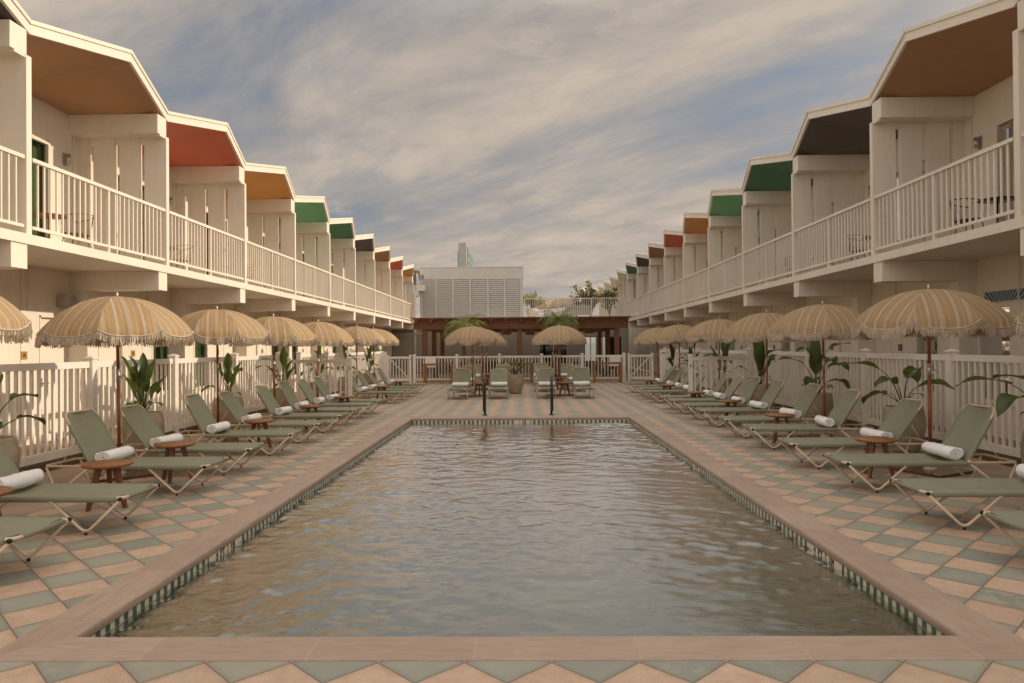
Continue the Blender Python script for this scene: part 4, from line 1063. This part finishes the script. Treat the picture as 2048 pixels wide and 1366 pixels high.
# pergola
pg = thing('pergola', 'dark red timber pergola standing behind the far fence', 'pergola', (0, 33, 0))
def PG(mb, name, mat): mb.v = [(x, y - 33, z) for x, y, z in mb.v]; return mb.build(name, mat, pg)
for y in (33.0, 36.55, 40.3):
    for x in (-4.58, -.14, 4.39):
        mb = MB(); mb.box(x - .11, x + .11, y - .11, y + .11, 0, 2.47); PG(mb, 'post', M['redwoodv'])
    mb = MB(); mb.box(-5.05, 4.9, y - .16, y - .11, 2.40, 2.83); mb.box(-5.05, 4.9, y + .11, y + .16, 2.40, 2.83); PG(mb, 'beam', M['redwood'])
mb = MB()
for i in range(15):
    x = -4.95 + i * .7; mb.box(x - .04, x + .04, 32.5, 41.2, 2.72, 2.875)
PG(mb, 'rafter', M['redwood'])
mb = MB()
y = 32.45
while y < 41.2: mb.box(-5.15, 5.0, y, y + .06, 2.878, 2.93); y += .16
PG(mb, 'slat', M['redwood'])
for i, (px_, y, z, w) in enumerate(((-.78, 34.0, 2.33, 'left of middle post'), (.36, 34.6, 2.33, 'right of middle post'), (3.15, 33.8, 2.36, 'left of the right end pair'), (3.62, 34.6, 2.42, 'right of the right end pair'), (-2.6, 37.5, 2.35, 'over the left seats'), (1.9, 38, 2.35, 'over the right seats'))):
    t = thing('pendant_lamp', 'woven rattan drum lamp hanging in pergola, ' + w, 'lamp', (px_, y, z), 0, 'rattan lamps in the pergola')
    b = MB(); b.lathe([(.22, -.19), (.25, -.05), (.25, .08), (.22, .13), (.21, .13), (.235, .08), (.235, -.05), (.21, -.19)], 20); b.build('shade', M['rattan'], t)
    b = MB(); b.tube([(0, 0, .1), (0, 0, .40)], .006, 5); b.tube([(-.21, 0, .12), (.21, 0, .12)], .006, 5); b.build('cord', M['blackmetal'], t)
# console benches
for i, (x, w, lab) in enumerate(((-3.62, 1.25, 'low wooden frame console at left against the far fence'), (-.1, 1.05, 'low wooden frame console in the middle against the far fence'), (3.62, 1.2, 'low wooden frame console at right against the far fence'))):
    t = thing('console_table', lab, 'table', (x, 30.3, 0), 0, 'wooden consoles against the far fence')
    b = MB(); b.box(-w / 2, w / 2, -.2, .2, .78, .87); b.build('tabletop', M['bench'], t)
    for q in (-1, 1):
        b = MB(); b.box(q * w / 2, q * (w / 2 - .09), -.2, .2, 0, .78); b.build('leg', M['bench'], t)
    b = MB(); b.box(-w / 2 + .09, w / 2 - .09, -.18, -.14, .1, .15); b.build('stretcher', M['bench'], t)
# seats under the pergola
M['cush'] = fabric('brown_cushion', (.10, .085, .065))
for i, (x, y, lab) in enumerate(((-3.6, 35.5, 'dark cushioned bench at left under the pergola'), (-1.7, 35.8, 'dark cushioned bench left of the middle pergola post'), (1.3, 35.6, 'dark cushioned bench right of the middle pergola post'), (3.3, 35.5, 'dark cushioned bench at right under the pergola'))):
    t = thing('patio_bench', lab, 'bench', (x, y, 0), 0, 'benches under the pergola')
    b = MB(); b.box(-.75, .75, -.35, .35, .30, .45); b.build('seat', M['cush'], t)
    b = MB(); b.box(-.75, .75, .28, .38, .45, .82); b.build('backrest', M['cush'], t)
    for q in (-.7, .7):
        for w in (-.3, .3): b = MB(); b.box(q - .03, q + .03, w - .03, w + .03, 0, .30); b.build('leg', M['redwoodv'], t)
# terrace rail
tr = thing('terrace_railing', 'white balustrade along the front of the roof terrace', 'railing', (3.2, 42.55, 3.3))
b = MB(); X0, X1 = .12 - 3.2, 6.2 - 3.2
b.box(X0, X1, -.03, .03, 1.12, 1.17); b.box(X0, X1, -.02, .02, .10, .14)
for i in range(56):
    x = X0 + (X1 - X0) * (i + .5) / 56; b.box(x - .012, x + .012, -.012, .012, .13, 1.125)
b.build('balustrade', M['white'], tr)
for i in range(4):
    b = MB(); x = X0 + (X1 - X0) * i / 3; b.box(x - .03, x + .03, -.035, .035, 0, 1.11); b.build('post', M['white'], tr)

# ------------------------------------------------------------------ palms, shrubs and roof terrace things
def palm(x, y, hgt, label, seed):
    r_ = random.Random(seed); t = thing('palm_tree', label, 'palm', (x, y, 0), 0, 'palms by the pergola')
    b = MB(); b.tube([(0.02 * math.sin(k), 0.0, hgt * k / 8) for k in range(9)], [.09 - .02 * k / 8 + .008 * (k % 2) for k in range(9)], 10); b.build('trunk', M['trunk'], t)
    c = MB()
    for i in range(44):
        az = i * 2.4 + r_.uniform(-.3, .3); el = .25 + 1.0 * r_.random(); L = r_.uniform(.95, 1.4); n = 16
        p = Vector((0, 0, hgt)); d = Vector((math.cos(az) * math.cos(el), math.sin(az) * math.cos(el), math.sin(el))); pts = []
        for k in range(n + 1):
            pts.append((p.copy(), d.copy())); p = p + d * (L / n); d = (d + Vector((0, 0, -.135 - .02 * r_.random()))).normalized()
        c.tube([q[0] for q in pts], [.010 - .008 * k / n for k in range(n + 1)], 4)
        for k in range(2, n + 1):
            for sgn in (-1, 1):
                q, dd = pts[k]; s = dd.cross(Vector((0, 0, 1)))
                if s.length < .05: continue
                s.normalize(); l = .34 * math.sin(PI * (.15 + .8 * k / n)) * r_.uniform(.8, 1.15)
                dr = (s * sgn * .8 + dd * .65 + Vector((0, 0, r_.uniform(-.1, .25)))).normalized(); w = dd * .013
                m1 = q + dr * l * .55; e = q + dr * l + Vector((0, 0, -.10 * l / .3))
                c.idx([q - w, q + w, m1 + w * 1.2, m1 - w * 1.2, e], [(0, 1, 2, 3), (3, 2, 4)])
    c.build('crown', M['palmleaf'], t)
palm(-2.62, 31.75, 2.42, 'feathery palm left of the middle pergola post', 5)
palm(1.66, 31.75, 2.62, 'feathery palm right of the middle pergola post', 9)
def shrub(x, y, z, hgt, rad, n, lw, label, seed, trunk=True, potted=False, mat='shrub'):
    r_ = random.Random(seed); t = thing('shrub', label, 'shrub', (x, y, z))
    st = MB(); lf = MB()
    for i in range(16):
        az = r_.uniform(0, 6.28); rr = rad * r_.uniform(.2, 1); e = Vector((math.cos(az) * rr, math.sin(az) * rr, hgt * r_.uniform(.45, 1)))
        m_ = Vector((e.x * .3, e.y * .3, e.z * .55)); st.tube([(0, 0, 0), m_, e], [.022, .014, .005], 5)
        for k in range(n // 16):
            c = m_.lerp(e, r_.uniform(.25, 1.1)) + Vector((r_.gauss(0, .12), r_.gauss(0, .12), r_.gauss(0, .11)))
            a = Vector((r_.gauss(0, 1), r_.gauss(0, 1), r_.gauss(0, .8))).normalized(); b = a.cross(Vector((r_.gauss(0, 1), r_.gauss(0, 1), r_.gauss(0, 1)))).normalized(); q = lw * r_.uniform(.6, 1.2)
            lf.idx([c - a * q, c + b * q * .7 - a * q * .2, c + a * q, c - b * q * .7 + a * .2 * q], [(0, 1, 2, 3)])
    st.build('branch', M['trunk'], t); lf.build('foliage', M[mat], t)
def tpot(x, y, z, lab):
    o = thing('terrace_planter', lab, 'planter', (x, y, z)); b = MB(); b.lathe([(0, 0), (.28, 0), (.40, .62), (.36, .64), (.34, .55), (0, .55)], 24); b.build('pot', M['stucco'], o)
tpot(.62, 44.0, 3.3, 'cream round planter at the left end of terrace railing'); shrub(.62, 44.0, 3.85, 1.05, .75, 700, .075, 'yellow green bush in planter beside the louvred screen', 3, mat='palmleaf')
shrub(4.4, 45.5, 3.3, 2.35, .95, 520, .12, 'sea grape bush with round reddish leaves on the terrace', 8)
shrub(5.5, 44.6, 3.3, 1.9, .55, 300, .10, 'dark leafy bush against the far right wing on terrace', 15, mat='leaf')
shrub(3.55, 46.5, 3.3, 1.75, .5, 260, .10, 'thin reddish bush left of the sea grape on terrace', 25)
dup(um, (1.55, 49.0, 2.55), .3, 'sunlit fringed umbrella on roof terrace, just right of the bush', 'ochre striped fringed umbrellas')
dup(um, (2.65, 46.4, 2.50), .3, 'fringed umbrella in the middle of the roof terrace', 'ochre striped fringed umbrellas')
M['sofa'] = fabric('grey_sofa', (.30, .285, .26))
t = thing('terrace_sofa', 'grey slatted terrace sofa behind the balustrade', 'sofa', (3.5, 44.3, 3.3))
b = MB(); b.box(-.8, .8, -.4, .4, .25, .48); b.build('seat', M['sofa'], t); b = MB(); b.box(-.8, .8, .3, .42, .48, .85); b.build('backrest', M['sofa'], t)
# roof services at the end of the left wing
t = thing('vent_cowl', 'grey mushroom vent pipe behind the last left roof fold', 'vent', (-6.75, 43.4, 5.4))
b = MB(); b.tube(fillet([(0, 0, 0), (0, 0, .95), (.55, 0, .95), (.62, 0, .35)], .3, 8), .23, 14); b.build('pipe', M['steel'], t)
t = thing('floodlight', 'white boxy floodlight at the end of left wing roof', 'light', (-6.22, 42.9, 5.15), .4)
b = MB(); b.box(-.28, .28, -.2, .2, -.15, .2); b.build('housing', M['white'], t); b = MB(); b.tube([(0, 0, -.15), (-.1, .0, -.45), (-.25, 0, -.5)], .04, 8); b.build('bracket', M['steel'], t)
b = MB(); b.tube(fillet([(0, 0, 4.9), (0, 0, -1.0 + 1.0)], .1), .085, 10)
o = tag(b.build('downpipe', M['stucco'], None, (-6.50, 42.62, 0)), 'cream vertical downpipe at the far end of left wing', 'pipe')
b = MB(); b.tube(fillet([(-2.3, 0, 0), (0, 0, 0), (.12, 0, .0), (.12, 0, .42)], .12), .055, 10)
tag(b.build('drain_pipe', M['steel'], None, (-5.9, 41.9, 2.36)), 'grey horizontal drain pipe under far end of left wing', 'pipe')
# distant tower
tw = thing('apartment_tower', 'distant narrow white tower with teal glass side behind louvred screen', 'building', (-27.0, 300, 0))
b = MB(); b.box(0, 3.4, 0, 2.0, -2, 46.0); b.box(3.0, 3.4, 2, 40, -2, 45.4); b.build('wall', M['tower'], tw)
b = MB(); b.box(-.4, 0, 1, 6, -2, 42.4); b.build('glazing', M['teal'], tw)
for k in range(14): b = MB(); b.box(3.401, 3.7, 3.0, 38, 2 + k * 3.1, 4.4 + k * 3.1); b.build('window_band', M['teal'], tw)
